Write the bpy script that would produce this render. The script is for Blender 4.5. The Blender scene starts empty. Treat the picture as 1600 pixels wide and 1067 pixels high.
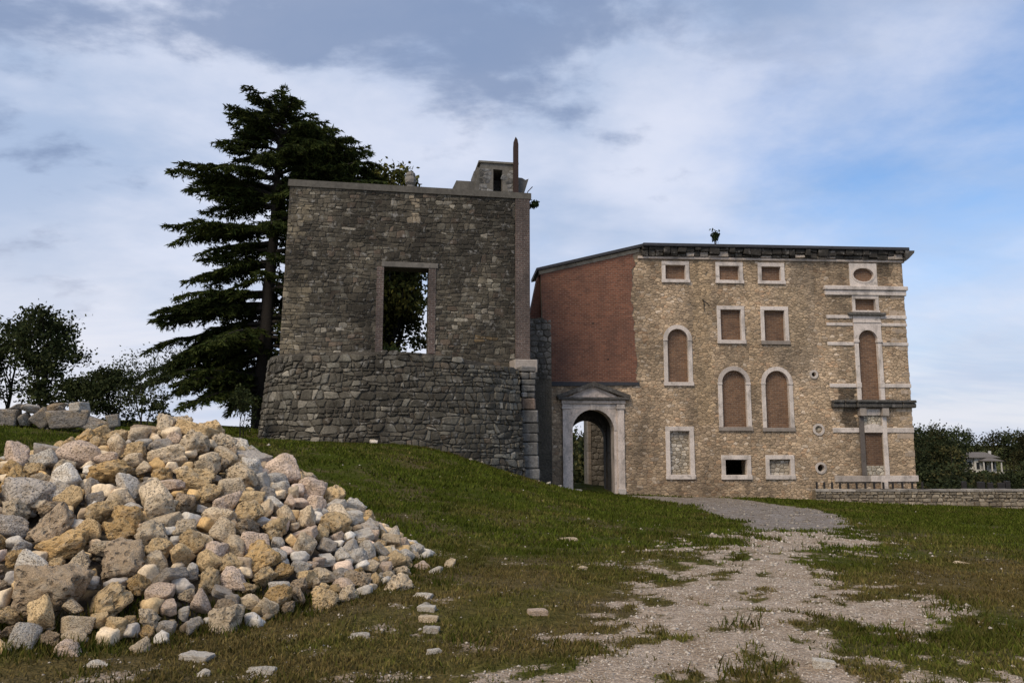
import bpy, math, random
import numpy as np
from mathutils import Vector, Matrix, noise as mnoise
from mathutils.geometry import tessellate_polygon

# ------------------------------------------------------------------ camera, sky, sun, exposure
scene = bpy.context.scene
R = math.radians
cam_data = bpy.data.cameras.new("camera"); cam = bpy.data.objects.new("camera", cam_data)
scene.collection.objects.link(cam); scene.camera = cam
cam_data.sensor_width = 36; cam_data.lens = 27.0; cam_data.clip_start = 0.1; cam_data.clip_end = 3000
cam.location = (0, 0, 1.65); cam.rotation_euler = (R(90 + 7.45), 0, 0)

SUN_EL, SUN_AZ = R(48), R(215)          # azimuth clockwise from +Y: soft light from behind the viewer
world = bpy.data.worlds.new("World"); scene.world = world; world.use_nodes = True
def build_world():
    nt = world.node_tree; N = nt.nodes; L = nt.links; N.clear()
    def n(t, **k):
        o = N.new(t)
        for a, b in k.items(): setattr(o, a, b)
        return o
    def math_(op, a, b=None, clamp=False):
        m = n('ShaderNodeMath', operation=op, use_clamp=clamp)
        for i, v in enumerate((a, b)):
            if v is None: continue
            if isinstance(v, (int, float)): m.inputs[i].default_value = v
            else: L.new(v, m.inputs[i])
        return m.outputs[0]
    def ramp(x, lo, hi):
        m = n('ShaderNodeMapRange', interpolation_type='SMOOTHSTEP'); L.new(x, m.inputs[0])
        m.inputs[1].default_value = lo; m.inputs[2].default_value = hi
        return m.outputs[0]
    def mix(f, a, b):
        m = n('ShaderNodeMix', data_type='RGBA')
        if isinstance(f, float): m.inputs[0].default_value = f
        else: L.new(f, m.inputs[0])
        for i, v in ((6, a), (7, b)):
            if isinstance(v, tuple): m.inputs[i].default_value = (*v, 1)
            else: L.new(v, m.inputs[i])
        return m.outputs[2]
    tc = n('ShaderNodeTexCoord'); sep = n('ShaderNodeSeparateXYZ'); L.new(tc.outputs['Generated'], sep.inputs[0])
    den = math_('ADD', math_('MAXIMUM', sep.outputs[2], 0.0), 0.22)
    px = math_('DIVIDE', sep.outputs[0], den); py = math_('DIVIDE', sep.outputs[1], den)
    cmb = n('ShaderNodeCombineXYZ'); L.new(px, cmb.inputs[0]); L.new(py, cmb.inputs[1])
    def cloud(scale, off, detail, rough, stretch=(1, 1, 1), dist=0.4):
        mp = n('ShaderNodeMapping'); L.new(cmb.outputs[0], mp.inputs[0])
        mp.inputs['Location'].default_value = off; mp.inputs['Scale'].default_value = stretch
        t = n('ShaderNodeTexNoise'); L.new(mp.outputs[0], t.inputs['Vector'])
        t.inputs['Scale'].default_value = scale; t.inputs['Detail'].default_value = detail
        t.inputs['Roughness'].default_value = rough; t.inputs['Distortion'].default_value = dist
        return t.outputs[0]
    sky = n('ShaderNodeTexSky', sky_type='NISHITA', sun_disc=False)
    sky.sun_elevation = SUN_EL; sky.sun_rotation = SUN_AZ
    sky.air_density = 1.0; sky.dust_density = 1.5; sky.ozone_density = 2.0
    bg_sky = n('ShaderNodeMix', data_type='RGBA', blend_type='MULTIPLY'); bg_sky.inputs[0].default_value = 1
    L.new(sky.outputs[0], bg_sky.inputs[6]); bg_sky.inputs[7].default_value = (1.15, 1.62, 2.0, 1)
    # thin high veil, thicker towards the west (left), broken by blue to the right
    veil = cloud(1.1, (0.34, 11.14, 0), 10, 0.60, (1, 0.9, 1), 0.15)
    west = math_('MULTIPLY', sep.outputs[0], -0.26)
    v = math_('MULTIPLY', ramp(math_('ADD', veil, west), 0.10, 0.60), 0.92)
    tint = cloud(1.25, (15.3, 13.85, 0), 9, 0.55, (1.0, 1.2, 1), 0.15)
    veilcol = mix(ramp(tint, 0.36, 0.64), (4.8, 5.9, 8.0), (8.2, 8.6, 10.0))
    c = mix(v, bg_sky.outputs[2], veilcol)
    # ragged grey-blue clouds higher up
    low = cloud(3.1, (-6.17, 7.07, 0), 10, 0.58, (0.8, 1.0, 1), 0.15)
    hi = ramp(sep.outputs[2], 0.34, 0.50)
    big = cloud(0.9, (7.4, 4.2, 0), 3, 0.5, (1, 1, 1), 0.0)
    l = ramp(math_('ADD', math_('ADD', low, math_('MULTIPLY', hi, 0.22)), math_('MULTIPLY', math_('SUBTRACT', big, 0.5), 0.5)), 0.60, 0.76)
    l = math_('MULTIPLY', l, math_('SUBTRACT', 1.0, math_('MULTIPLY', ramp(sep.outputs[0], 0.10, 0.40), 0.8)))
    c = mix(math_('MULTIPLY', l, 0.80), c, (2.3, 3.15, 5.1))
    # paler, streaked sky towards the horizon
    hz = math_('SUBTRACT', 1.0, ramp(sep.outputs[2], 0.0, 0.34))
    streak = ramp(cloud(1.5, (-1.26, -9.55, 0), 8, 0.58, (0.5, 0.9, 1), 0.5), 0.42, 0.66)
    hcol = mix(streak, (8.9, 8.9, 9.6), (6.2, 7.0, 8.8))
    c = mix(math_('MULTIPLY', hz, 0.85), c, hcol)
    bg = n('ShaderNodeBackground'); L.new(c, bg.inputs[0]); bg.inputs[1].default_value = 0.050
    out = n('ShaderNodeOutputWorld'); L.new(bg.outputs[0], out.inputs[0])
build_world()
sun_d = bpy.data.lights.new("sun", 'SUN'); sun = bpy.data.objects.new("sun", sun_d); scene.collection.objects.link(sun)
sun_d.energy = 1.5; sun_d.angle = R(26); sun_d.color = (1.0, 0.86, 0.66)
sun.rotation_euler = (R(90) - SUN_EL, 0, -SUN_AZ + math.pi)
sun.rotation_euler = Vector((-math.sin(SUN_AZ)*math.cos(SUN_EL), -math.cos(SUN_AZ)*math.cos(SUN_EL), -math.sin(SUN_EL))).to_track_quat('-Z', 'Y').to_euler()
vs = scene.view_settings; vs.view_transform = 'Standard'; vs.look = 'None'; vs.exposure = 0.9; vs.gamma = 1.0; vs.use_curve_mapping = False

# ------------------------------------------------------------------ helpers
rnd = random.Random(7); nprng = np.random.default_rng(11)
COL = scene.collection
def link(name, data, parent=None, mats=()):
    o = bpy.data.objects.new(name, data); COL.objects.link(o)
    if parent is not None: o.parent = parent
    for m in mats:
        if data is not None: data.materials.append(m)
    return o
def tag(o, label=None, cat=None, group=None, kind=None):
    if label: o['label'] = label
    if cat: o['category'] = cat
    if group: o['group'] = group
    if kind: o['kind'] = kind
    return o
def thing(name, label, cat, loc=(0, 0, 0), rz=0, group=None):
    o = link(name, None); o.location = loc; o.rotation_euler = (0, 0, rz); o.empty_display_size = 0.3
    return tag(o, label, cat, group, 'thing')
def part_empty(name, parent): return link(name, None, parent)
class MB:
    """collects faces (and a colour per vertex) for ONE mesh"""
    def __init__(s): s.v = []; s.f = []; s.c = []
    def add(s, vs, fs, col=(1, 1, 1)):
        b = len(s.v); s.v += [tuple(p) for p in vs]; s.f += [[i + b for i in f] for f in fs]
        s.c += (col if isinstance(col, list) else [col] * len(vs))
    def box(s, x0, x1, y0, y1, z0, z1, col=(1, 1, 1), jit=0.0, xf=None):
        vs = [(x, y, z) for x in (x0, x1) for y in (y0, y1) for z in (z0, z1)]
        if jit: vs = [tuple(a + rnd.uniform(-jit, jit) for a in p) for p in vs]
        if xf: vs = [xf(p) for p in vs]
        s.add(vs, [(0, 1, 3, 2), (4, 6, 7, 5), (0, 4, 5, 1), (2, 3, 7, 6), (0, 2, 6, 4), (1, 5, 7, 3)], col)
    def bbox(s, x0, x1, y0, y1, z0, z1, b=0.012, col=(1, 1, 1), jit=0.0, xf=None):
        """box with chamfered edges"""
        vs = []; 
        for ax in range(3):
            for sx in (0, 1):
                for sy in (0, 1):
                    for sz in (0, 1):
                        p = [(x0, x1)[sx], (y0, y1)[sy], (z0, z1)[sz]]; sg = (sx, sy, sz)
                        for k in range(3):
                            if k != ax: p[k] += b if sg[k] == 0 else -b
                        vs.append(p)
        key = lambda ax, a, bb, c: ax * 8 + a * 4 + bb * 2 + c
        fs = []
        for sgn in (0, 1):
            fs.append([key(0, sgn, 0, 0), key(0, sgn, 0, 1), key(0, sgn, 1, 1), key(0, sgn, 1, 0)][::1 if sgn == 0 else -1])
            fs.append([key(1, 0, sgn, 0), key(1, 1, sgn, 0), key(1, 1, sgn, 1), key(1, 0, sgn, 1)][::1 if sgn == 0 else -1])
            fs.append([key(2, 0, 0, sgn), key(2, 0, 1, sgn), key(2, 1, 1, sgn), key(2, 1, 0, sgn)][::1 if sgn == 0 else -1])
        for a in (0, 1):
            for c in (0, 1):
                fs.append([key(0, a, c, 0), key(0, a, c, 1), key(1, a, c, 1), key(1, a, c, 0)])
                fs.append([key(0, a, 0, c), key(0, a, 1, c), key(2, a, 1, c), key(2, a, 0, c)])
                fs.append([key(1, 0, a, c), key(1, 1, a, c), key(2, 1, a, c), key(2, 0, a, c)])
                for e in (0, 1): fs.append([key(0, a, c, e), key(1, a, c, e), key(2, a, c, e)])
        if jit: vs = [[q + rnd.uniform(-jit, jit) for q in p] for p in vs]
        if xf: vs = [xf(p) for p in vs]
        s.add(vs, fs, col)
    def tube(s, pts, rad, n=6, col=(1, 1, 1), cap=True):
        pts = [Vector(p) for p in pts]; base = len(s.v); m = len(pts); vs = []
        for i, p in enumerate(pts):
            t = (pts[min(i + 1, m - 1)] - pts[max(i - 1, 0)])
            if t.length < 1e-6: t = Vector((0, 0, 1))
            t.normalize(); a = t.cross(Vector((0.31, 0.17, 0.93))); 
            if a.length < 1e-3: a = t.cross(Vector((1, 0, 0)))
            a.normalize(); b = t.cross(a); r = rad[i] if isinstance(rad, (list, tuple)) else rad
            for k in range(n):
                w = 2 * math.pi * k / n; vs.append(p + a * (r * math.cos(w)) + b * (r * math.sin(w)))
        fs = [(i * n + k, i * n + (k + 1) % n, (i + 1) * n + (k + 1) % n, (i + 1) * n + k) for i in range(m - 1) for k in range(n)]
        if cap: fs += [tuple(range(n))[::-1], tuple(range((m - 1) * n, m * n))]
        s.add(vs, fs, col)
    def prism(s, outer, holes, d0, d1, col=(1, 1, 1), plane='uz'):
        """flat shape in (u,z) with holes, extruded from depth d0 (front) to d1 (back)"""
        loops = [outer] + list(holes); flat = [p for l in loops for p in l]; n = len(flat)
        tri = tessellate_polygon([[Vector((p[0], p[1], 0)) for p in l] for l in loops])
        vs = [(p[0], d0, p[1]) for p in flat] + [(p[0], d1, p[1]) for p in flat]
        fs = []
        for t in tri:
            a, b, c = (Vector(flat[i]) for i in t)
            cr = (b - a).x * (c - a).y - (b - a).y * (c - a).x
            t = t if cr > 0 else t[::-1]
            fs.append(tuple(t)); fs.append(tuple(i + n for i in t[::-1]))
        o = 0
        for l in loops:
            m = len(l)
            for i in range(m):
                j = (i + 1) % m; fs.append((o + i, o + i + n, o + j + n, o + j))
            o += m
        s.add(vs, fs, col)
    def mesh(s, name, smooth=False):
        me = bpy.data.meshes.new(name); me.from_pydata(s.v, [], s.f); 
        at = me.color_attributes.new('tint', 'FLOAT_COLOR', 'POINT')
        arr = np.ones((len(s.v), 4), np.float32); arr[:, :3] = np.array(s.c, np.float32).reshape(-1, 3)
        at.data.foreach_set('color', arr.ravel())
        if smooth: me.polygons.foreach_set('use_smooth', [True] * len(me.polygons))
        me.update(); return me
    def build(s, name, mat, parent=None, smooth=False): return link(name, s.mesh(name, smooth), parent, (mat,))
def np_mesh(name, verts, tris, cols=None, nper=3):
    """fast mesh from numpy arrays (faces of nper corners)"""
    me = bpy.data.meshes.new(name); nv, nf = len(verts), len(tris)
    me.vertices.add(nv); me.vertices.foreach_set('co', np.ascontiguousarray(verts, np.float32).ravel())
    me.loops.add(nf * nper); me.loops.foreach_set('vertex_index', np.ascontiguousarray(tris, np.int32).ravel())
    me.polygons.add(nf); me.polygons.foreach_set('loop_start', np.arange(0, nf * nper, nper, dtype=np.int32))
    if cols is not None:
        at = me.color_attributes.new('tint', 'FLOAT_COLOR', 'POINT'); a = np.ones((nv, 4), np.float32); a[:, :3] = cols
        at.data.foreach_set('color', a.ravel())
    me.update(calc_edges=True); me.validate(); return me
# numpy value noise
_perm = nprng.random((256, 256))
def vnoise(x, y):
    x = np.asarray(x, float); y = np.asarray(y, float); xi = np.floor(x).astype(int); yi = np.floor(y).astype(int); fx = x - xi; fy = y - yi
    fx = fx * fx * (3 - 2 * fx); fy = fy * fy * (3 - 2 * fy); g = lambda a, b: _perm[a & 255, b & 255]
    return (g(xi, yi) * (1 - fx) + g(xi + 1, yi) * fx) * (1 - fy) + (g(xi, yi + 1) * (1 - fx) + g(xi + 1, yi + 1) * fx) * fy
def fbm(x, y, o=4):
    s = 0; a = .5
    for i in range(o): s = s + a * vnoise(x * 2 ** i + 17.3 * i, y * 2 ** i + 5.1 * i); a *= .5
    return s / (1 - .5 ** o)
def sstep(a, b, x): t = np.clip((x - a) / (b - a), 0, 1); return t * t * (3 - 2 * t)

# ------------------------------------------------------------------ materials
def material(name, color=(0.5, 0.5, 0.5), attr=True, objcol=False, var=0.35, vscale=6.0, rough=0.9, bump=0.3, bscale=30.0, dist=0.02,
             stain=None, sscale=(0.6, 0.6, 0.25), samt=0.0, slo=0.5, shi=0.7, brick=None, pits=0.0, pscale=14.0, lichen=None, lamt=0.0, spec=0.25, trans=0.0, detail=6):
    m = bpy.data.materials.new(name); m.use_nodes = True; nt = m.node_tree; N = nt.nodes; L = nt.links
    b = N['Principled BSDF']; b.inputs['Roughness'].default_value = rough; b.inputs['Specular IOR Level'].default_value = spec
    tc = N.new('ShaderNodeTexCoord'); co = tc.outputs['Object']
    if objcol:
        oi = N.new('ShaderNodeObjectInfo'); ad = N.new('ShaderNodeVectorMath'); ad.operation = 'MULTIPLY_ADD'
        L.new(oi.outputs['Random'], ad.inputs[0]); ad.inputs[1].default_value = (37, 91, 53); L.new(co, ad.inputs[2]); co = ad.outputs[0]
    def noise(scale, det=detail, vec=None, rgh=0.6):
        t = N.new('ShaderNodeTexNoise'); t.inputs['Scale'].default_value = scale; t.inputs['Detail'].default_value = det
        t.inputs['Roughness'].default_value = rgh; L.new(vec or co, t.inputs['Vector']); return t.outputs[0]
    def mixc(f, a, c, mode='MIX'):
        x = N.new('ShaderNodeMix'); x.data_type = 'RGBA'; x.blend_type = mode
        if isinstance(f, float): x.inputs[0].default_value = f
        else: L.new(f, x.inputs[0])
        for i, q in ((6, a), (7, c)):
            if isinstance(q, tuple): x.inputs[i].default_value = (*q[:3], 1)
            else: L.new(q, x.inputs[i])
        return x.outputs[2]
    def rng(x, a, c, d=0.0, e=1.0):
        r = N.new('ShaderNodeMapRange'); L.new(x, r.inputs[0])
        for i, q in enumerate((a, c, d, e)): r.inputs[i + 1].default_value = q
        return r.outputs[0]
    cur = color; height = None
    if brick:
        sp = N.new('ShaderNodeSeparateXYZ'); L.new(tc.outputs['Object'], sp.inputs[0]); cb = N.new('ShaderNodeCombineXYZ')
        L.new(sp.outputs[brick.get('ax', 0)], cb.inputs[0]); L.new(sp.outputs[2], cb.inputs[1])
        bt = N.new('ShaderNodeTexBrick'); L.new(cb.outputs[0], bt.inputs['Vector'])
        bt.inputs['Scale'].default_value = 1; bt.inputs['Brick Width'].default_value = brick.get('w', .26); bt.inputs['Row Height'].default_value = brick.get('h', .078)
        bt.inputs['Mortar Size'].default_value = brick.get('m', .011); bt.inputs['Mortar Smooth'].default_value = .3
        bt.inputs['Color1'].default_value = (*brick['c1'], 1); bt.inputs['Color2'].default_value = (*brick['c2'], 1); bt.inputs['Mortar'].default_value = (*brick['cm'], 1)
        cur = bt.outputs['Color']; height = rng(bt.outputs['Fac'], 0, 1, 1, 0)
    if attr:
        a = N.new('ShaderNodeAttribute'); a.attribute_name = 'tint'; cur = mixc(1.0, cur, a.outputs['Color'], 'MULTIPLY')
    if objcol: cur = mixc(1.0, cur, oi.outputs['Color'], 'MULTIPLY')
    n1 = noise(vscale)
    cur = mixc(1.0, cur, mixc(n1, (1 - var,) * 3, (1 + var,) * 3), 'MULTIPLY')
    n2 = noise(vscale * 5.3); cur = mixc(1.0, cur, mixc(rng(n2, .3, .7), (1 - var * .8,) * 3, (1 + var * .6,) * 3), 'MULTIPLY')
    if stain:
        mp = N.new('ShaderNodeMapping'); L.new(tc.outputs['Object'], mp.inputs[0]); mp.inputs['Scale'].default_value = sscale
        s = rng(noise(1.0, 7, mp.outputs[0], .62), slo, shi, 0, samt); cur = mixc(s, cur, stain)
    if lichen:
        s = rng(noise(3.1, 8, None, .7), .56, .66, 0, lamt); cur = mixc(s, cur, lichen)
    hb = noise(bscale, 8, None, .65)
    if pits:
        v = N.new('ShaderNodeTexVoronoi'); v.inputs['Scale'].default_value = pscale; v.inputs['Randomness'].default_value = 1
        w = N.new('ShaderNodeVectorMath'); w.operation = 'MULTIPLY_ADD'; nn = N.new('ShaderNodeTexNoise'); nn.inputs['Scale'].default_value = 9; L.new(co, nn.inputs['Vector'])
        L.new(nn.outputs['Color'], w.inputs[0]); w.inputs[1].default_value = (.12,) * 3; L.new(co, w.inputs[2]); L.new(w.outputs[0], v.inputs['Vector'])
        pt = rng(v.outputs['Distance'], .12, .42); mk = rng(noise(5.0), .42, .58)
        q = N.new('ShaderNodeMath'); q.operation = 'MAXIMUM'; L.new(pt, q.inputs[0]); iv = rng(mk, 0, 1, 1, 0); L.new(iv, q.inputs[1])
        pit = q.outputs[0]; cur = mixc(rng(pit, 0, 1, pits, 0), cur, mixc(1.0, cur, (.34, .27, .22), 'MULTIPLY'))
        h2 = N.new('ShaderNodeMath'); h2.operation = 'MULTIPLY_ADD'; L.new(pit, h2.inputs[0]); h2.inputs[1].default_value = 1.4; L.new(hb, h2.inputs[2]); hb = h2.outputs[0]
    if height is not None:
        h2 = N.new('ShaderNodeMath'); h2.operation = 'MULTIPLY_ADD'; L.new(height, h2.inputs[0]); h2.inputs[1].default_value = 1.0; L.new(hb, h2.inputs[2]); hb = h2.outputs[0]
    bp = N.new('ShaderNodeBump'); bp.inputs['Strength'].default_value = bump; bp.inputs['Distance'].default_value = dist; L.new(hb, bp.inputs['Height']); L.new(bp.outputs[0], b.inputs['Normal'])
    if isinstance(cur, tuple): b.inputs['Base Color'].default_value = (*cur[:3], 1)
    else: L.new(cur, b.inputs['Base Color'])
    if trans:
        tr = N.new('ShaderNodeBsdfTranslucent'); ms = N.new('ShaderNodeMixShader'); ms.inputs[0].default_value = trans
        if not isinstance(cur, tuple): L.new(cur, tr.inputs[0])
        L.new(b.outputs[0], ms.inputs[1]); L.new(tr.outputs[0], ms.inputs[2]); L.new(ms.outputs[0], N['Material Output'].inputs[0])
    return m
M = {}
M['stone'] = material('masonry_stone', (1, 1, 1), var=.45, vscale=2.6, bump=.9, bscale=13, dist=.03, lichen=(.34, .32, .29), lamt=.55, stain=(.030, .026, .020), samt=.85, slo=.46, shi=.66, sscale=(.75, .75, .26))
M['palace_stone'] = material('palace_stone', (1, 1, 1), var=.34, vscale=2.2, bump=.6, bscale=30, dist=.02, stain=(.075, .058, .042), samt=.7, slo=.50, shi=.74, sscale=(.6, .6, .2))
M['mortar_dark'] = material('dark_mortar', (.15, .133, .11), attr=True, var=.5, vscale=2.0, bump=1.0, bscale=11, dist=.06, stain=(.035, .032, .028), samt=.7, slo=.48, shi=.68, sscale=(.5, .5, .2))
M['mortar_tan'] = material('tan_mortar', (.235, .185, .13), attr=False, var=.4, vscale=1.6, bump=.7, bscale=18, dist=.03, stain=(.10, .08, .06), samt=.6, slo=.52, shi=.75, sscale=(.5, .5, .25))
M['trim'] = material('white_limestone_trim', (.63, .555, .495), attr=True, var=.24, vscale=2.5, bump=.35, bscale=26, dist=.012, stain=(.16, .14, .12), samt=.8, slo=.50, shi=.74, sscale=(1.8, 1.8, .8), lichen=(.20, .175, .15), lamt=.6)
M['dark_trim'] = material('blackened_stone', (.10, .092, .082), attr=True, var=.6, vscale=3.0, bump=.8, bscale=14, dist=.03, lichen=(.34, .31, .28), lamt=.5)
M['brick_new'] = material('orange_brick', (1, 1, 1), attr=True, var=.22, vscale=1.2, bump=.6, bscale=40, dist=.012, brick=dict(c1=(.25, .098, .056), c2=(.14, .056, .035), cm=(.23, .145, .105), h=.10, m=.016), stain=(.10, .056, .044), samt=.7, slo=.46, shi=.74, sscale=(.5, .5, .35))
M['brick_infill'] = material('brown_brick', (1, 1, 1), attr=True, var=.25, vscale=2.2, bump=.6, bscale=40, dist=.012, brick=dict(c1=(.21, .115, .066), c2=(.115, .062, .038), cm=(.20, .145, .105), h=.10, m=.015, w=.3), stain=(.075, .046, .034), samt=.65, slo=.5, shi=.78, sscale=(1.2, 1.2, .7))
M['brick_old'] = material('old_brick', (1, 1, 1), attr=True, var=.5, vscale=2.4, bump=.9, bscale=24, dist=.03, brick=dict(c1=(.19, .135, .115), c2=(.125, .09, .08), cm=(.26, .235, .21), w=.29, h=.10, m=.016), stain=(.05, .042, .038), samt=.8, slo=.45, shi=.7, sscale=(.8, .8, .3))
M['concrete'] = material('grey_concrete', (.15, .14, .125), attr=True, var=.3, vscale=1.5, bump=.5, bscale=24, dist=.015, stain=(.05, .046, .04), samt=.7, slo=.48, shi=.7, sscale=(1.2, 1.2, .4))
M['roof'] = material('dark_roof_sheet', (.045, .045, .05), attr=False, var=.3, vscale=1.2, bump=.2, rough=.6)
M['rust'] = material('rusty_iron', (.042, .024, .019), attr=False, var=.4, vscale=9, bump=.3, rough=.8)
M['iron'] = material('dark_iron', (.03, .026, .024), attr=False, var=.3, vscale=9, bump=.2, rough=.6)
M['shade_black'] = material('shade_black_surface', (.02, .018, .016), attr=False, var=.3, bump=.2)  # near-black colour standing in for shade in holes and the interior
M['bark'] = material('bark', (.026, .021, .017), attr=False, var=.4, vscale=3, bump=.8, bscale=9, dist=.04)
M['leaf'] = material('foliage', (1, 1, 1), var=.25, vscale=1.5, bump=.0, rough=.8, trans=.22, detail=2, spec=.06)
M['grass'] = material('grass_blade', (1, 1, 1), var=.2, vscale=.8, bump=.0, rough=.9, trans=.2, detail=2, spec=.0)
M['limestone'] = material('limestone_rock', (1, 1, 1), attr=False, objcol=True, var=.22, vscale=2.0, bump=.9, bscale=6, dist=.055, lichen=(.30, .26, .21), lamt=.25, stain=(.46, .31, .15), samt=.45, slo=.48, shi=.66, sscale=(1.6, 1.6, 1.6), pits=.10, pscale=8)
M['tufa'] = material('pitted_tufa_rock', (1, 1, 1), attr=False, objcol=True, var=.38, vscale=4.5, bump=1.0, bscale=6, dist=.075, pits=.28, pscale=3.6, stain=(.50, .43, .33), samt=.55, slo=.50, shi=.66, sscale=(1.8, 1.8, 1.8))
M['rubble'] = material('small_rubble', (1, 1, 1), attr=True, var=.4, vscale=9, bump=.8, bscale=30, dist=.008)
M['gravel'] = material('pebble', (1, 1, 1), attr=True, var=.3, vscale=20, bump=.2, bscale=60)

# ------------------------------------------------------------------ terrain
TP=np.array([(0,0,0),(0,4,0),(-4,5,0),(-4,8,.02),(4,4,-.02),(8,6,-.05),(-8,4,0.05),(-1,9,0),(-2.5,11,.12),(3,10,-.05),(8,12,-.2),
(-5,12,.5),(-8,11.5,.8),(-9.5,15,1.3),(-12,18,1.85),(-13.5,20,2.05),(-18,22,2.2),(-10,22,1.9),(-20,32,2.3),(-14,40,2.4),(-12,32,1.85),(-10.2,31,1.66),(-6,29.6,1.52),(-3.2,29.6,1.42),
(-1.2,31,.75),(0.2,32,.25),(1.1,33.5,-.08),(2.5,39,-.75),(4,40,-.87),(6,40.2,-1.0),(15.7,40.8,-1.32),(26.4,40.3,-1.76),(40,42,-2.2),
(-4,20,.75),(-1.5,24,.55),(1,26,-.05),(3,30,-.5),(8,30,-.8),(6,20,-.4),(14,22,-.7),(22,28,-1.3),(14,12,-.25),(-7,20,1.15),(-6,38,1.5)],float)
def _k(r2): return np.where(r2>1e-9,0.5*r2*np.log(np.maximum(r2,1e-9)),0)
_n=len(TP);_d=((TP[:,None,:2]-TP[None,:,:2])**2).sum(-1)
_M=np.zeros((_n+3,_n+3));_M[:_n,:_n]=_k(_d)+np.eye(_n)*2.0
_M[:_n,_n]=1;_M[_n,:_n]=1;_M[:_n,_n+1:]=TP[:,:2];_M[_n+1:,:_n]=TP[:,:2].T
_w=np.linalg.solve(_M,np.r_[TP[:,2],0,0,0])
def terr(x,y):
    x=np.asarray(x,float);y=np.asarray(y,float)
    xc=np.clip(x,-24,42);yc=np.clip(y,-4,44)
    s=_w[_n]+_w[_n+1]*xc+_w[_n+2]*yc
    for i in range(_n): s=s+_w[i]*_k((xc-TP[i,0])**2+(yc-TP[i,1])**2)
    return s
CR=np.array([(-8.5,8.6,1.1),(-7,9.0,1.25),(-5.9,9.6,1.48),(-5.2,10.4,1.75),(-4.5,10.8,1.86),(-3.5,10.8,1.38),(-2.7,10.5,.80),(-2.25,10.4,.42),(-1.85,10.3,.15),(-1.45,10.3,-.06)])
def heap(x,y):
    x=np.asarray(x,float);y=np.asarray(y,float);h=np.full(np.broadcast(x,y).shape,-9.)
    for (a,b) in zip(CR[:-1],CR[1:]):
        for t in np.linspace(0,1,5):
            c=a+(b-a)*t; h=np.maximum(h,c[2]-.42*np.sqrt((np.where(x>c[0],1.4,1.0)*(x-c[0]))**2+(y-c[1])**2))
    return h
def ground(x, y):
    x = np.asarray(x, float); y = np.asarray(y, float)
    z = terr(x, y)
    near = 1 - sstep(30, 60, y)
    z = z + near * ((fbm(x * .9 + 3, y * .9) - .5) * .10 + (fbm(x * 3.1, y * 3.1 + 9, 3) - .5) * .035)
    drop = sstep(43, 95, y) * (6.5 - np.clip(z, -3, 3)) * 1.0
    z = z - drop * sstep(-30, -4, x) - sstep(46, 100, y) * 5 * (1 - sstep(-30, -4, x))
    z = z - sstep(24, 70, -x) * 8 - sstep(40, 60, x) * (1 - sstep(43, 95, y)) * 5
    z = z + sstep(90, 185, y) * 3.5 + sstep(60, 95, x) * sstep(120, 185, y) * 2.0
    return z
def poly_sd(P, x, y):
    """signed distance to a polygon, positive inside"""
    P = np.array(P, float); d = np.full(x.shape, 1e9); ins = np.zeros(x.shape, bool)
    for a, b in zip(P, np.roll(P, -1, 0)):
        e = b - a; t = np.clip(((x - a[0]) * e[0] + (y - a[1]) * e[1]) / (e @ e), 0, 1)
        d = np.minimum(d, np.hypot(x - a[0] - t * e[0], y - a[1] - t * e[1]))
        c = ((a[1] > y) != (b[1] > y)) & (x < (b[0] - a[0]) * (y - a[1]) / (b[1] - a[1] + 1e-12) + a[0]); ins ^= c
    return np.where(ins, d, -d)
PATH_GREY = [(5.6, 39.3), (11.3, 40.4), (12.4, 34.5), (11.4, 27), (9.13, 20.56), (7.4, 17.4), (5.0, 17.01), (5.9, 21), (6.72, 26.5), (7.0, 33.0)]
PATH_PALE = [(4.9, 17.2), (7.96, 18.44), (6.84, 15.44), (5.2, 12.6), (4.45, 11.22), (4.2, 9.81), (4.23, 8.76), (4.36, 7.87), (3.94, 7.24), (3.47, 7.22), (2.72, 7.08), (2.05, 6.73), (1.74, 6.25), (1.75, 5.64), (1.6, 3.5), (-.2, 3.5), (.22, 5.62), (.39, 6.07), (.67, 6.43), (1.01, 6.84), (.82, 7.82), (1.18, 8.61), (1.97, 9.4), (2.76, 10.65), (3.6, 12.86), (4.15, 15.0)]
PATH_CORNER = [(1.9, 5.95), (2.6, 6.1), (3.75, 6.15), (3.9, 5.4), (2.24, 5.3)]
WALL_STRIP = [(15.5, 39.3), (36, 39.2), (36, 40.3), (15.5, 40.3)]
GREEN_RIGHT = [(10.5, 23), (24.08, 38.5), (36, 39), (30, 18), (13, 10), (8.3, 12.5), (8.2, 17)]
def bare_mask(x, y):
    n1 = fbm(x * .8, y * .8 + 40) - .5; n2 = fbm(x * 2.6 + 7, y * 2.6, 4) - .5; n3 = fbm(x * 7.5, y * 7.5, 3) - .5
    sd = np.maximum(poly_sd(PATH_PALE, x, y), poly_sd(PATH_CORNER, x, y) - .15)
    pale = sstep(-.30, .38, sd * .62 + n1 * 1.0 + n2 * 2.1 + n3 * 1.5 + .06)
    sg = poly_sd(PATH_GREY, x, y); grey = sstep(-.25, .35, sg + n1 * 1.2 + n2 * .9)
    strip = sstep(-.1, .3, poly_sd(WALL_STRIP, x, y) + n1 * .8)
    # worn, stony patches in the turf
    worn = sstep(.13, .24, n2 + n1 * .55 + n3 * .25) * sstep(17, 8, y) * .55 * sstep(7, 3, np.abs(x + 0.2) - .10 * y)
    return np.clip(np.maximum(np.maximum(pale, grey), np.maximum(strip * .9, worn)), 0, 1), grey
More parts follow.
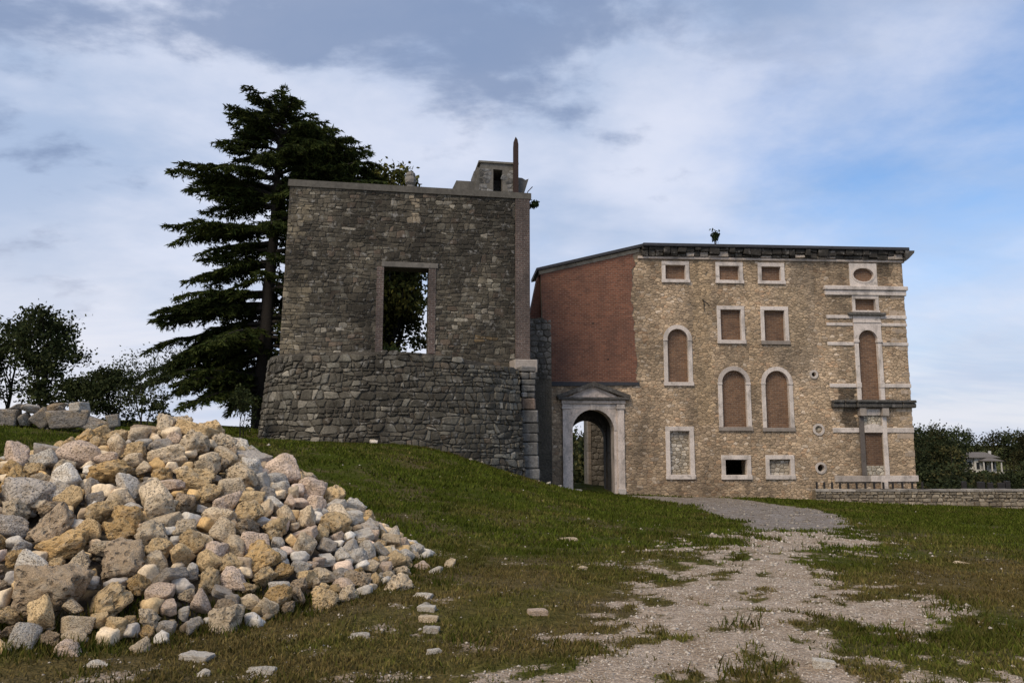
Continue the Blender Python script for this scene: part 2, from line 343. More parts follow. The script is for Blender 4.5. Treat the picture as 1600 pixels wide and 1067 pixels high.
def dryness(x, y):
    d = (fbm(x * .30 + 2, y * .30 + 8) - .5) * 1.5 + (fbm(x * 1.2, y * 1.2, 4) - .5) * 1.3 + .44
    d = d - .05 - .34 * sstep(8, 20, y) + .25 * sstep(13, 6, y) * sstep(-6, 0, x) - .10 * sstep(12, 26, y)
    gr = sstep(-1.0, 1.5, poly_sd(GREEN_RIGHT, x, y)); d = d * (1 - .75 * gr)
    d = d + .45 * np.exp(-((x - 7.3 - (y - 10) * .15) / 1.6) ** 2) * sstep(7, 9, y) * sstep(24, 17, y)
    return np.clip(d, 0, 1)
def build_ground():
    ys = [-6.0]
    while ys[-1] < 1600: ys.append(ys[-1] + (.11 if 3 < ys[-1] < 14 else .4 if ys[-1] < 3 else max(.16, (ys[-1] - 8) * .025)))
    xs = [0.0]
    while xs[-1] < 1600: xs.append(xs[-1] + (.12 if xs[-1] < 8 else max(.16, (xs[-1] - 4) * .04)))
    xs = np.array([-v for v in xs[:0:-1]] + xs); ys = np.array(ys)
    X, Y = np.meshgrid(xs, ys); Z = ground(X, Y); nx, ny = len(xs), len(ys)
    V = np.stack([X, Y, Z], -1).reshape(-1, 3)
    i = np.arange(nx * ny).reshape(ny, nx); Q = np.stack([i[:-1, :-1], i[:-1, 1:], i[1:, 1:], i[1:, :-1]], -1).reshape(-1, 4)
    bm, gy = bare_mask(X, Y); dr = dryness(X, Y)
    me = np_mesh('ground', V, Q, np.stack([bm, gy, dr], -1).reshape(-1, 3), 4)
    me.polygons.foreach_set('use_smooth', [True] * len(me.polygons))
    m = bpy.data.materials.new('ground_turf_and_gravel'); m.use_nodes = True; nt = m.node_tree; N = nt.nodes; L = nt.links; b = N['Principled BSDF']
    b.inputs['Roughness'].default_value = .95; b.inputs['Specular IOR Level'].default_value = .02
    tc = N.new('ShaderNodeTexCoord'); co = tc.outputs['Object']; at = N.new('ShaderNodeAttribute'); at.attribute_name = 'tint'
    sp = N.new('ShaderNodeSeparateColor'); L.new(at.outputs['Color'], sp.inputs[0])
    def noise(s, d=6, r=.6):
        t = N.new('ShaderNodeTexNoise'); t.inputs['Scale'].default_value = s; t.inputs['Detail'].default_value = d; t.inputs['Roughness'].default_value = r; L.new(co, t.inputs['Vector']); return t.outputs[0]
    def rng(x, a, c, d=0., e=1.):
        r = N.new('ShaderNodeMapRange'); L.new(x, r.inputs[0])
        for k, q in enumerate((a, c, d, e)): r.inputs[k + 1].default_value = q
        return r.outputs[0]
    def mix(f, a, c, mode='MIX'):
        x = N.new('ShaderNodeMix'); x.data_type = 'RGBA'; x.blend_type = mode
        if isinstance(f, float): x.inputs[0].default_value = f
        else: L.new(f, x.inputs[0])
        for k, q in ((6, a), (7, c)):
            if isinstance(q, tuple): x.inputs[k].default_value = (*q, 1)
            else: L.new(q, x.inputs[k])
        return x.outputs[2]
    turf = mix(sp.outputs[2], (.060, .076, .011), (.120, .092, .037))
    turf = mix(rng(noise(.7, 7, .62), .47, .64), turf, (.115, .090, .048))
    turf = mix(rng(noise(9.0), .35, .7), mix(1.0, turf, (.6, .62, .6), 'MULTIPLY'), mix(1.0, turf, (1.35, 1.3, 1.25), 'MULTIPLY'))
    turf = mix(rng(noise(34, 3), .3, .7), mix(1.0, turf, (.65,) * 3, 'MULTIPLY'), mix(1.0, turf, (1.3,) * 3, 'MULTIPLY'))
    vor = N.new('ShaderNodeTexVoronoi'); vor.inputs['Scale'].default_value = 42; L.new(co, vor.inputs['Vector'])
    spv = N.new('ShaderNodeSeparateColor'); L.new(vor.outputs['Color'], spv.inputs[0])
    grav = mix(sp.outputs[1], (.47, .385, .31), (.31, .28, .26))
    grav = mix(spv.outputs[0], mix(1.0, grav, (.66, .64, .62), 'MULTIPLY'), mix(1.0, grav, (1.28, 1.27, 1.25), 'MULTIPLY'))
    grav = mix(rng(noise(2.2), .38, .66), mix(1.0, grav, (.72, .67, .6), 'MULTIPLY'), grav)
    mask = N.new('ShaderNodeMath'); mask.operation = 'ADD'; L.new(sp.outputs[0], mask.inputs[0]); L.new(rng(noise(13, 6, .7), .3, .7, -.42, .42), mask.inputs[1])
    L.new(mix(rng(mask.outputs[0], .30, .78), turf, grav), b.inputs['Base Color'])
    bp = N.new('ShaderNodeBump'); bp.inputs['Strength'].default_value = .8; bp.inputs['Distance'].default_value = .03
    hh = N.new('ShaderNodeMath'); hh.operation = 'ADD'; L.new(vor.outputs['Distance'], hh.inputs[0]); L.new(noise(30, 6, .7), hh.inputs[1]); L.new(hh.outputs[0], bp.inputs['Height']); L.new(bp.outputs[0], b.inputs['Normal'])
    return tag(link('ground', me, None, (m,)), kind='structure')
build_ground()

# ------------------------------------------------------------------ masonry
def clip_half(poly, nx, ny, c):
    """keep the side nx*x+ny*y <= c"""
    out = []; n = len(poly)
    for i in range(n):
        a = poly[i]; b = poly[(i + 1) % n]; da = nx * a[0] + ny * a[1] - c; db = nx * b[0] + ny * b[1] - c
        if da <= 0: out.append(a)
        if (da < 0 < db) or (db < 0 < da):
            t = da / (da - db); out.append((a[0] + (b[0] - a[0]) * t, a[1] + (b[1] - a[1]) * t))
    return out
def voronoi(seeds, size):
    grid = {}
    for i, (x, y) in enumerate(seeds): grid.setdefault((int(x // size), int(y // size)), []).append(i)
    cells = []
    for i, (x, y) in enumerate(seeds):
        r = size * 1.6; poly = [(x - r, y - r), (x + r, y - r), (x + r, y + r), (x - r, y + r)]; gx, gy = int(x // size), int(y // size); nb = []
        for a in range(gx - 2, gx + 3):
            for b in range(gy - 2, gy + 3):
                for j in grid.get((a, b), ()):
                    if j != i: nb.append(((seeds[j][0] - x) ** 2 + (seeds[j][1] - y) ** 2, j))
        nb.sort()
        for d2, j in nb[:15]:
            q = seeds[j]; nx, ny = q[0] - x, q[1] - y
            poly = clip_half(poly, nx, ny, nx * (x + q[0]) / 2 + ny * (y + q[1]) / 2)
            if len(poly) < 3: break
        cells.append(poly)
    return cells
def layout(u0, u1, v0, v1, hr, wr, jit, seed, keep=None):
    """irregular stone cells in rows: list of (seed, polygon)"""
    r = random.Random(seed); pts = []; v = v0; mh = sum(hr) / 2; mw = sum(wr) / 2; asp = mw / mh
    while v < v1:
        h = r.uniform(*hr); u = u0 - r.random() * wr[1]
        while u < u1 + wr[0]:
            w = r.uniform(*wr) * (1.5 if r.random() < .08 else 1)
            if r.random() < .10:
                for k in (.27, .73): pts.append((u + w / 2 + r.uniform(-jit, jit) * w * .5, (v + h * k) * asp))
            else: pts.append((u + w / 2 + r.uniform(-jit, jit) * w, (v + h / 2 + r.uniform(-jit, jit) * h) * asp))
            u += w
        v += h
    out = []
    for s, p in zip(pts, voronoi(pts, mw * 1.25)):
        if len(p) < 3: continue
        p = [(a, b / asp) for a, b in p]; s = (s[0], s[1] / asp)
        if keep and not keep(*s): continue
        for nx, ny, c in ((1, 0, u1), (-1, 0, -u0), (0, 1, v1), (0, -1, -v0)):
            p = clip_half(p, nx, ny, c)
            if len(p) < 3: break
        if len(p) >= 3: out.append((s, p))
    return out
def layout_rows(u0, u1, v0, v1, hr, wr, seed, keep=None, wave=.06, skew=.10):
    """roughly coursed rubble: wavy beds, leaning joints, some stones split or spanning"""
    r = random.Random(seed); out = []; v = v0; k = 0; ph = r.uniform(0, 9)
    us_ = np.arange(u0 - 2, u1 + 2, .1)
    memo = {}
    def bed(u, vv):
        if vv not in memo: memo[vv] = (vv + wave * (fbm(us_ * .8 + vv * 3.7, us_ * 0 + vv * 1.9, 2) - .5) * 2).tolist()
        a = (u - u0 + 2) / .1; i = max(0, min(int(a), len(us_) - 2)); f = a - i; L = memo[vv]; return L[i] * (1 - f) + L[i + 1] * f + .012 * math.sin(u * 9 + vv * 20)
    while v < v1:
        h = r.uniform(*hr); u = u0 - r.random() * wr[1]; t = 0.0
        while u < u1:
            w = r.uniform(*wr) * (1.45 if r.random() < .10 else 1) * (.7 + .6 * h / hr[1]); t2 = r.uniform(-skew, skew) * h
            a = bed(u, v); b = bed(u + w, v); c = bed(u + w, v + h); d = bed(u, v + h); j = lambda q: r.uniform(-q, q)
            quads = [[(u - t, a), (u + w - t2, b), (u + w + t2, c), (u + t, d)]]
            q = r.random()
            if q < .12 and h > hr[0] * 1.25:
                f = r.uniform(.38, .62); m1 = (u, a + (d - a) * f); m2 = (u + w, b + (c - b) * f); quads = [[(u - t, a), (u + w - t2, b), m2, m1], [m1, m2, (u + w + t2, c), (u + t, d)]]
            elif q < .20 and w > wr[0] * 1.5:
                f = r.uniform(.4, .6); m1 = (u + w * f, a); m2 = (u + w * f + j(.03), d); quads = [[(u - t, a), m1, m2, (u + t, d)], [m1, (u + w - t2, b), (u + w + t2, c), m2]]
            for Q in quads:
                n = []
                for i in range(4):
                    p, e = Q[i], Q[(i + 1) % 4]; n.append(p)
                    if r.random() < .6: n.append(((p[0] + e[0]) / 2 + j(.02), (p[1] + e[1]) / 2 + j(.02)))
                s = (sum(p[0] for p in Q) / 4, sum(p[1] for p in Q) / 4)
                if keep and not keep(*s): continue
                for nx, ny, cc in ((1, 0, u1), (-1, 0, -u0)):
                    n = clip_half(n, nx, ny, cc)
                    if len(n) < 3: break
                if len(n) >= 3: out.append((s, n))
            u += w; t = t2
        v += h
    return out
def area(p): return abs(sum(p[i][0] * p[(i + 1) % len(p)][1] - p[(i + 1) % len(p)][0] * p[i][1] for i in range(len(p)))) / 2
def stone_geo(mb, poly, fmap, gap, depth, col, r, rounded=.16):
    n = len(poly); cu = sum(p[0] for p in poly) / n; cv = sum(p[1] for p in poly) / n
    q = []
    for a, b in poly:
        L = math.hypot(a - cu, b - cv); 
        if L < gap * 1.6: return
        k = 1 - gap / L; q.append((cu + (a - cu) * k + r.uniform(-.008, .008), cv + (b - cv) * k + r.uniform(-.008, .008)))
    if rounded:
        c = []
        for i in range(n):
            a, b = q[i], q[(i + 1) % n]
            if math.hypot(a[0] - b[0], a[1] - b[1]) < .03: c.append(((a[0] + b[0]) / 2, (a[1] + b[1]) / 2)); continue
            for t in (rounded, 1 - rounded): c.append((a[0] + (b[0] - a[0]) * t, a[1] + (b[1] - a[1]) * t))
        q = c; n = len(q)
    if n < 3: return
    tx, ty = r.uniform(-.10, .10), r.uniform(-.12, .12)
    vs = [fmap(a, b, -.05) for a, b in q]
    vs += [fmap(a, b, depth * .5 + (a - cu) * tx + (b - cv) * ty) for a, b in q]
    vs += [fmap(cu + (a - cu) * .80, cv + (b - cv) * .80, depth * r.uniform(.85, 1.1) + (a - cu) * tx + (b - cv) * ty) for a, b in q]
    vs.append(fmap(cu, cv, depth * r.uniform(1.0, 1.25)))
    fs = []
    for i in range(n):
        j = (i + 1) % n; fs += [(i, j, n + j, n + i), (n + i, n + j, 2 * n + j, 2 * n + i), (2 * n + i, 2 * n + j, 3 * n)]
    mb.add(vs, fs, col)
def masonry(parent, cells, fmap, gap, depth, colf, mat, seed, nparts=300, rounded=.16, bulk='rubble_masonry', pick=None):
    r = random.Random(seed); cells = sorted(cells, key=lambda c: -area(c[1]) * (pick(*c[0]) if pick else 1)); rest = MB(); k = 0
    for i, (s, p) in enumerate(cells):
        if area(p) < .004: continue
        mb = MB() if i < nparts else rest
        stone_geo(mb, p, fmap, gap, depth * r.uniform(.6, 1.4), warm(colf(s[0], s[1], r)), r, rounded)
        if i < nparts and mb.v: mb.build('stone', mat, parent)
    if rest.v: tag(rest.build(bulk, mat, parent), kind='stuff')
def lerp3(a, b, t): return tuple(x + (y - x) * t for x, y in zip(a, b))
def mul3(a, k): return tuple(x * k for x in a)
def warm(c): return (c[0] * 1.03, c[1] * .985, c[2] * .87)

# ------------------------------------------------------------------ ruined tower (local frame: x along the wall, y into it, z up)
flat = lambda u, v, o: (u, -o, v)
def build_tower():
    t = thing('ruined_tower', 'tall ruined dark stone tower wall with a square empty window opening', 'tower', (-5.15, 33.475, 0), R(10))
    wu0, wu1, wz0, wz1 = -.53, 1.44, 5.52, 9.35
    mb = MB(); mb.prism([(-5.0, 0), (6.02, 0), (6.02, 12.8), (-4.70, 12.8)], [[(wu0, wz0), (wu0, wz1), (wu1, wz1), (wu1, wz0)]], 0, .9, (.62, .60, .56))
    wall = mb.build('front_wall', M['mortar_dark'], t)
    def col(u, z, r):
        c = lerp3((.195, .172, .140), (.120, .106, .088), r.random()); bl = float(fbm(np.array(u * .7 + 5), np.array(z * .55), 4))
        q = r.random()
        if q < .06: c = (.46, .42, .365)
        elif q < .14: c = (.27, .25, .215)
        elif q < .22: c = (.185, .145, .118)
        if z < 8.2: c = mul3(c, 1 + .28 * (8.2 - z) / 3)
        if u < -3.95 + .25 * math.sin(z * 1.7): c = lerp3(c, (.46, .39, .29), r.uniform(.3, .85) * (1 if z < 12 else .3))
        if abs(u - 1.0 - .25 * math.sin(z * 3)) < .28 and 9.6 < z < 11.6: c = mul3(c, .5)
        if abs(u - .75) < .22 and z > 11 and r.random() < .55: c = (.44, .37, .29)
        if 3.9 < u < 4.7 and 6.9 < z < 7.9 and r.random() < .5: c = (.45, .41, .36)
        if 3.5 < u < 4.5 and 6.1 < z < 6.35: c = (.36, .26, .15)
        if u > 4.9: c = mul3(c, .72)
        return mul3(c, r.uniform(.68, 1.30) * (.02 + .98 * bl))
    ok = lambda u, z: not (wu0 - .30 < u < wu1 + .30 and wz0 - .2 < z < wz1 + .18) and u < 5.42 and u > -4.98 + (z - 4.5) * .034
    left = lambda z: -5.0 + z / 12.8 * .30
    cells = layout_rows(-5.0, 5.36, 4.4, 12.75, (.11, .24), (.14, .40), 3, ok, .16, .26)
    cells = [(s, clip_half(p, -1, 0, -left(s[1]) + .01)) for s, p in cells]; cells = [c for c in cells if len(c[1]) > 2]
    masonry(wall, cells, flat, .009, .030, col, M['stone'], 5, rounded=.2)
    def strip(name, u0, u1, z0, z1, proud, mat, colr=(1, 1, 1)):
        m = MB(); m.bbox(u0, u1, -proud, .5, z0, z1, .015, colr); return m.build(name, mat, t)
    for u0, u1 in ((wu0 - .32, wu0), (wu1, wu1 + .33)): strip('window_jamb', u0, u1, wz0 - .02, wz1, .055, M['brick_old'], (.80, .76, .74))
    strip('window_lintel', wu0 - .12, wu1 + .42, wz1 + .003, wz1 + .24, .075, M['concrete'], (1.1, 1.05, 1))
    strip('brick_pier', 5.38, 6.05, 0, 12.797, .09, M['brick_old'], (.78, .74, .72))
    m = MB(); m.prism([(-4.78, 12.80), (6.12, 12.80), (6.12, 13.08), (-4.76, 13.10)], [], -.10, 1.0, (.74, .71, .66)); m.build('coping', M['concrete'], t)
    for (u0, u1, z0) in ((5.12, 6.02, 0), (-4.72, -3.82, 0)):
        m = MB(); m.box(u0, u1, .9, 5.5, z0, 12.6 if u0 > 0 else 11.2); m.build('side_wall', M['mortar_dark'], t)
    # concrete bulkhead on top, with its dark slot
    m = MB(); m.prism([(3.47, 13.08), (5.56, 13.08), (5.56, 14.56), (3.82, 14.58)], [[(4.40, 13.10), (4.40, 14.30), (4.84, 14.28), (4.84, 13.10)]], .35, .75, (1.0, .97, .92))
    bh = m.build('bulkhead', M['concrete'], t)
    m = MB(); m.box(3.55, 3.8, .75, 2.0, 13.0, 14.3); m.box(5.3, 5.55, .75, 2.0, 13.0, 14.3); m.box(3.8, 5.3, 1.8, 2.0, 13.0, 14.3); m.box(3.7, 5.56, .75, 2.0, 14.3, 14.5); m.build('bulkhead_shell', M['concrete'], bh)
    m = MB(); m.bbox(3.70, 5.60, .28, 2.05, 14.56, 14.66, .01, (1.2, 1.15, 1.05)); m.build('bulkhead_cap', M['concrete'], bh)
    r = random.Random(4)
    cc = layout(3.72, 5.5, 13.1, 14.3, (.2, .34), (.25, .45), .25, 9, lambda u, z: not 4.3 < u < 4.95)
    for s, p in cc:
        q = MB(); stone_geo(q, p, lambda a, b, o: (a, .35 - o, b), .03, .02, mul3((.26, .25, .235), r.uniform(.5, 1.4)), r)
        if q.v: q.build('stone', M['stone'], bh)
    m = MB(); m.prism([(2.42, 13.08), (3.6, 13.08), (3.6, 13.66), (2.68, 13.66)], [], .4, 1.6, (.95, .92, .85)); m.build('parapet_step', M['concrete'], t)
    m = MB(); m.prism([(5.56, 13.1), (5.86, 13.16), (6.10, 13.95), (5.95, 13.88), (5.78, 13.97), (5.56, 13.98)], [], .4, .9, (.8, .8, .8)); m.build('broken_bracket', M['concrete'], t)
    # weathered stone finial
    m = MB(); prof = [(.20, 13.08), (.20, 13.22), (.15, 13.26), (.25, 13.36), (.27, 13.50), (.25, 13.62), (.19, 13.66), (.21, 13.74), (.17, 13.86), (.07, 13.92)]
    vs = []; n = 12
    for rr, z in prof:
        for k in range(n):
            w = 2 * math.pi * k / n; e = rr * (1 + .10 * math.sin(4 * w + z * 6) + r.uniform(-.05, .05)); vs.append((.57 + e * math.cos(w), .32 + e * math.sin(w), z))
    fs = [(i * n + k, i * n + (k + 1) % n, (i + 1) * n + (k + 1) % n, (i + 1) * n + k) for i in range(len(prof) - 1) for k in range(n)] + [tuple(range((len(prof) - 1) * n, len(prof) * n))]
    m.add(vs, fs, (1.35, 1.3, 1.25)); m.build('finial', M['concrete'], t)
    m = MB(); m.prism([(5.33, 12.95), (5.54, 12.95), (5.54, 15.45), (5.50, 15.68), (5.41, 15.82), (5.35, 15.65), (5.33, 15.35)], [], .02, .30); m.build('iron_beam', M['rust'], t)
    m = MB(); m.tube([(6.0, .35, 13.05), (6.03, .30, 13.28), (6.25, .25, 13.52)], .022, 5); m.build('bent_rod', M['rust'], t)
    return t
build_tower()

# ------------------------------------------------------------------ bastion (curved battered wall under the tower)
def catmull(P, n=14):
    P = [np.array(p, float) for p in P]; P = [2 * P[0] - P[1]] + P + [2 * P[-1] - P[-2]]; out = []
    for i in range(1, len(P) - 2):
        for t in np.linspace(0, 1, n, endpoint=False):
            a, b, c, d = P[i - 1:i + 3]; out.append(.5 * (2 * b + (c - a) * t + (2 * a - 5 * b + 4 * c - d) * t * t + (3 * b - a - 3 * c + d) * t ** 3))
    out.append(P[-2]); return np.array(out)
ARC = catmull([(-10.55, 35.2), (-10.5, 33.4), (-10.1, 32.1), (-9.1, 31.1), (-7.2, 30.4), (-4.9, 30.2), (-2.7, 30.6), (-1.0, 31.5), (.25, 32.7)])
ARCL = np.r_[0, np.cumsum(np.hypot(*np.diff(ARC, axis=0).T))]
ARCT = np.gradient(ARC, axis=0); ARCT /= np.hypot(ARCT[:, 0], ARCT[:, 1])[:, None]
ARCN = np.stack([ARCT[:, 1], -ARCT[:, 0]], -1)
def arc(u, v, o):
    x = np.interp(u, ARCL, ARC[:, 0]); y = np.interp(u, ARCL, ARC[:, 1]); nx = np.interp(u, ARCL, ARCN[:, 0]); ny = np.interp(u, ARCL, ARCN[:, 1])
    k = o + max(0, 5.25 - v) * .085; return (x + nx * k, y + ny * k, v)
ATOT = ARCL[-1]
def arc_top(u): return float(5.22 - .46 * sstep(ATOT * .62, ATOT, u) - .05 * (1 - sstep(0, 4, u)))
def build_bastion():
    t = thing('curved_bastion', 'battered curved bastion of rough dark stones below the tower wall', 'bastion', (0, 0, 0))
    mb = MB(); us = np.linspace(0, ATOT, 70); vs = []; rows = [-.9, .5, 2, 3.5]
    for u in us: vs += [arc(u, z, 0) for z in rows] + [arc(u, arc_top(u) - .03, 0)]
    n = len(rows) + 1
    fs = [(i * n + k, (i + 1) * n + k, (i + 1) * n + k + 1, i * n + k + 1) for i in range(len(us) - 1) for k in range(n - 1)]
    b = len(vs); back = [(-5.15 + w * .985 - .17 * .25, 33.475 + w * .174 + .25, 0) for w in np.linspace(-4.9, 5.3, len(us))]
    vs += [(p[0], p[1], arc_top(u) + .02) for p, u in zip(back, us)]
    fs += [(i * n + n - 1, (i + 1) * n + n - 1, b + i + 1, b + i) for i in range(len(us) - 1)]
    mb.add(vs, fs, (.66, .64, .61)); wall = mb.build('wall_core', M['mortar_dark'], t)
    def col(u, z, r):
        c = lerp3((.225, .208, .182), (.13, .120, .105), r.random()); q = r.random()
        if q < .06: c = (.46, .43, .39)
        elif q < .2: c = (.28, .268, .245)
        elif q < .25: c = (.20, .165, .135)
        if z < 3.8 and u < 9 and r.random() < .20: c = (.44, .41, .37)
        return mul3(c, r.uniform(.62, 1.34) * .56)
    cells = [(s, p) for s, p in layout_rows(0, ATOT, -.8, 5.3, (.15, .32), (.15, .42), 21, lambda u, z: z < arc_top(u) - .06 and z > float(ground(*arc(u, z, 0)[:2])) - .35, .17, .34)]
    cells = [(s, clip_half(p, 0, 1, arc_top(s[0]) + .03)) for s, p in cells]; cells = [(s, p) for s, p in cells if len(p) > 2]
    masonry(wall, cells, arc, .020, .065, col, M['stone'], 23, rounded=.25, pick=lambda u, z: 1 if z > float(ground(*arc(u, z, .2)[:2])) + .05 and u > 1.6 else .01)
    # end buttress of heavy weathered blocks, with a dark recess beside it
    ax, ay = .30, 33.25; ang = R(16); r = random.Random(6)
    xf = lambda p: (ax + p[0] * math.cos(ang) - p[1] * math.sin(ang), ay + p[0] * math.sin(ang) + p[1] * math.cos(ang), p[2])
    bt = part_empty('buttress', t); z = -.5; k = 0
    while z < 4.65:
        h = r.uniform(.34, .62) if z < 3.2 else r.uniform(.22, .34); w = .70 - .05 * (z / 5) + r.uniform(-.05, .05)
        cuts = [0, w] if h > .42 or r.random() < .4 else [0, w * r.uniform(.4, .6), w]
        for a, b2 in zip(cuts[:-1], cuts[1:]):
            m = MB(); c = mul3(lerp3((.25, .23, .21), (.15, .14, .125), r.random()), r.uniform(.7, 1.3))
            if r.random() < .15: c = (.24, .17, .13)
            m.bbox(a + .012 - .16 * (1 - z / 5) * 0, b2 - .012 + .10 * (1 - z / 5), -.28 - .16 * (1 - z / 5) + r.uniform(-.03, .03), .5, z + .012, z + h - .012, .05, c, .014, xf); m.build('block', M['stone'], bt)
        z += h
    m = MB(); m.box(-.35, .8, .25, 1.4, -.6, 4.6, (1, 1, 1), 0, xf); m.build('buttress_core', M['mortar_dark'], t)
    m = MB(); m.bbox(-.10, .95, .3, 1.3, 4.68, 5.26, .03, (.62, .6, .57), .01, xf)
    m.build('coping_slab', M['trim'], t); 
    return t
build_bastion()
def build_stub():
    t = thing('ruined_wall_stub', 'small grey ruined wall stub between the tower and the brick gable', 'wall', (.55, 36.6, 0), R(4))
    m = MB(); m.prism([(0, -.6), (1.35, -.6), (1.35, 6.6), (1.22, 7.35), (.9, 7.62), (.45, 7.55), (.0, 7.7)], [], 0, .8, (.6, .58, .54)); w = m.build('wall_core', M['mortar_dark'], t)
    r = random.Random(2); cc = layout(0, 1.35, 4.6, 7.5, (.2, .34), (.25, .45), .2, 14)
    for s, p in cc:
        q = MB(); stone_geo(q, p, flat, .025, .04, mul3((.13, .115, .098), r.uniform(.55, 1.5)), r)
        if q.v: q.build('stone', M['stone'], w)
build_stub()

# ------------------------------------------------------------------ palace
def arch_pts(cu, r, zs, n=14, a0=0, a1=180): return [(cu + r * math.cos(R(a0 + (a1 - a0) * i / n)), zs + r * math.sin(R(a0 + (a1 - a0) * i / n))) for i in range(n + 1)]
def arch_loop(u0, u1, z0, zs, n=14): return [(u0, z0), (u1, z0)] + arch_pts((u0 + u1) / 2, (u1 - u0) / 2, zs, n)
def rect(u0, u1, z0, z1): return [(u0, z0), (u1, z0), (u1, z1), (u0, z1)]
def ell(cu, cz, a, b, n=24): return [(cu + a * math.cos(2 * math.pi * i / n), cz + b * math.sin(2 * math.pi * i / n)) for i in range(n)]
def build_palace():
    t = thing('palace', 'long tan stone palace facade with bricked up windows and an arched portal', 'building', (4, 40, 0), R(4))
    holes = []; zones = []          # openings through the wall; zones the rubble stones leave free
    P_ = lambda parent, name, mat, fn: (lambda m: (fn(m), m.build(name, mat, parent))[1])(MB())
    wht = lambda: mul3((1, .985, .98), rnd.uniform(.9, 1.08))
    infill_cells = []
    def block(parent, name, u0, u1, z0, z1, proud=.07, back=.22, mat='trim', b=.012, col=None):
        return P_(parent, name, M[mat], lambda m: m.bbox(u0, u1, -proud, back, z0, z1, b, col or wht(), .003))
    def infill(parent, loop, kind, d=.15):
        if kind == 'brick': return P_(parent, 'brick_infill', M['brick_infill'], lambda m: m.prism(loop, [], d, d + .25, mul3((1, 1, 1), rnd.uniform(.85, 1.15))))
        if kind == 'stone':
            o = P_(parent, 'stone_infill', M['mortar_tan'], lambda m: m.prism(loop, [], d, d + .25))
            us = [p[0] for p in loop]; zs = [p[1] for p in loop]; r = random.Random(len(zones)); cu, cz = sum(us) / len(us), sum(zs) / len(zs)
            for s, p in layout(min(us), max(us), min(zs), max(zs), (.13, .24), (.16, .36), .25, len(zones) + 50):
                if len(loop) > 8 and math.hypot(s[0] - cu, s[1] - cz) > .18: continue
                q = MB(); stone_geo(q, p, lambda a, b, o_: (a, d - o_, b), .018, .03, mul3(lerp3((.42, .35, .26), (.56, .50, .42), r.random()), r.uniform(.6, 1.15)), r, 0)
                if q.v: q.build('stone', M['palace_stone'], o)
            return o
    def win_rect(u0, u1, z0, z1, b, kind, bs=None, dark_sill=False):
        w = part_empty('window', t); bs = bs or b; i0, i1, j0, j1 = u0 + b, u1 - b, z0 + bs, z1 - b
        block(w, 'jamb', u0, i0, j0 + .002, j1 - .002); block(w, 'jamb', i1, u1, j0 + .002, j1 - .002)
        block(w, 'lintel', u0, u1, j1, z1, .075); block(w, 'sill', u0 - .03, u1 + .03, z0, j0, .11, col=(.42, .4, .38) if dark_sill else None)
        holes.append(rect(i0 - .03, i1 + .03, j0 - .03, j1 + .03)); zones.append(('r', u0 + .04, u1 - .04, z0 + .04, z1 - .04))
        if kind != 'open': infill(w, rect(i0 - .06, i1 + .06, j0 - .06, j1 + .06), kind)
        return w
    def win_arch(u0, u1, z0, z1, b, kind, tone=None, dark=False):
        w = part_empty('window', t); i0, i1, j0 = u0 + b, u1 - b, z0 + b * .9; cu = (u0 + u1) / 2; ri = (i1 - i0) / 2; ro = ri + b; zs = z1 - ro
        block(w, 'jamb', u0, i0, j0 + .002, zs - .002); block(w, 'jamb', i1, u1, j0 + .002, zs - .002)
        P_(w, 'arch', M['trim'], lambda m: m.prism(arch_pts(cu, ro, zs) + arch_pts(cu, ri, zs)[::-1], [], -.075, .22, tone or (1, .98, .97)))
        for uu in (u0, i1): block(w, 'impost', uu - .015, uu + b + .015, zs - .10, zs - .003, .095, .1)
        block(w, 'sill', u0 - .04, u1 + .04, z0, j0, .11, col=(.45, .43, .41) if dark else None)
        holes.append(arch_loop(i0 - .03, i1 + .03, j0 - .03, zs)); zones.append(('a', u0 + .04, u1 - .04, z0 + .04, zs, ro - .05, cu))
        infill(w, arch_loop(i0 - .06, i1 + .06, j0 - .06, zs), kind)
        return w
    for u0, u1 in ((4.01, 5.51), (6.95, 8.46), (9.28, 10.76)): win_rect(u0, u1, 10.08, 11.25, .21, 'brick', .18)
    win_rect(6.94, 8.45, 6.82, 8.86, .20, 'brick', .2, False); win_rect(9.32, 10.86, 6.80, 8.86, .21, 'brick', .2, True)
    win_arch(4.0, 5.54, 4.57, 7.81, .22, 'brick'); win_arch(6.86, 8.62, 2.22, 5.63, .23, 'brick', (.72, .70, .69), True); win_arch(9.21, 10.92, 2.2, 5.62, .22, 'brick', None, True)
    win_rect(3.98, 5.50, -.26, 2.46, .24, 'stone'); win_rect(6.90, 8.49, -.28, .97, .23, 'open'); win_rect(9.26, 10.82, -.28, .97, .22, 'stone')
    for cu, cz, ro, ri, kind in ((12.11, 5.22, .24, .125, 'open'), (12.22, 2.30, .32, .20, 'stone'), (12.24, .30, .31, .19, 'open')):
        w = part_empty('oculus', t); P_(w, 'ring', M['trim'], lambda m: m.prism(ell(cu, cz, ro, ro, 20), [ell(cu, cz, ri, ri, 20)], -.06, .2, (.86, .84, .82)))
        holes.append(ell(cu, cz, ri + .02, ri + .02, 16)); zones.append(('c', cu, cz, ro - .06))
        if kind != 'open': infill(w, ell(cu, cz, ri + .04, ri + .04, 16), kind, .06)
    # right-hand bay ------------------------------------------------
    bay = part_empty('bay', t)
    def string(z0, z1, proud=.07, segs=((12.95, 14.42), (15.98, 17.46)), mat='trim', col=None):
        for u0, u1 in segs:
            o = block(bay, 'string_course', u0, u1, z0, z1, proud, .1, mat, .02, col); zones.append(('r', u0, u1, z0 + .03, z1 - .03))
    block(bay, 'cornice', 12.88, 17.56, 9.80, 10.03, .22, .1, b=.03); block(bay, 'cornice', 12.93, 17.50, 9.52, 9.797, .13, .1, b=.03); zones.append(('r', 12.9, 17.45, 9.55, 10.0))
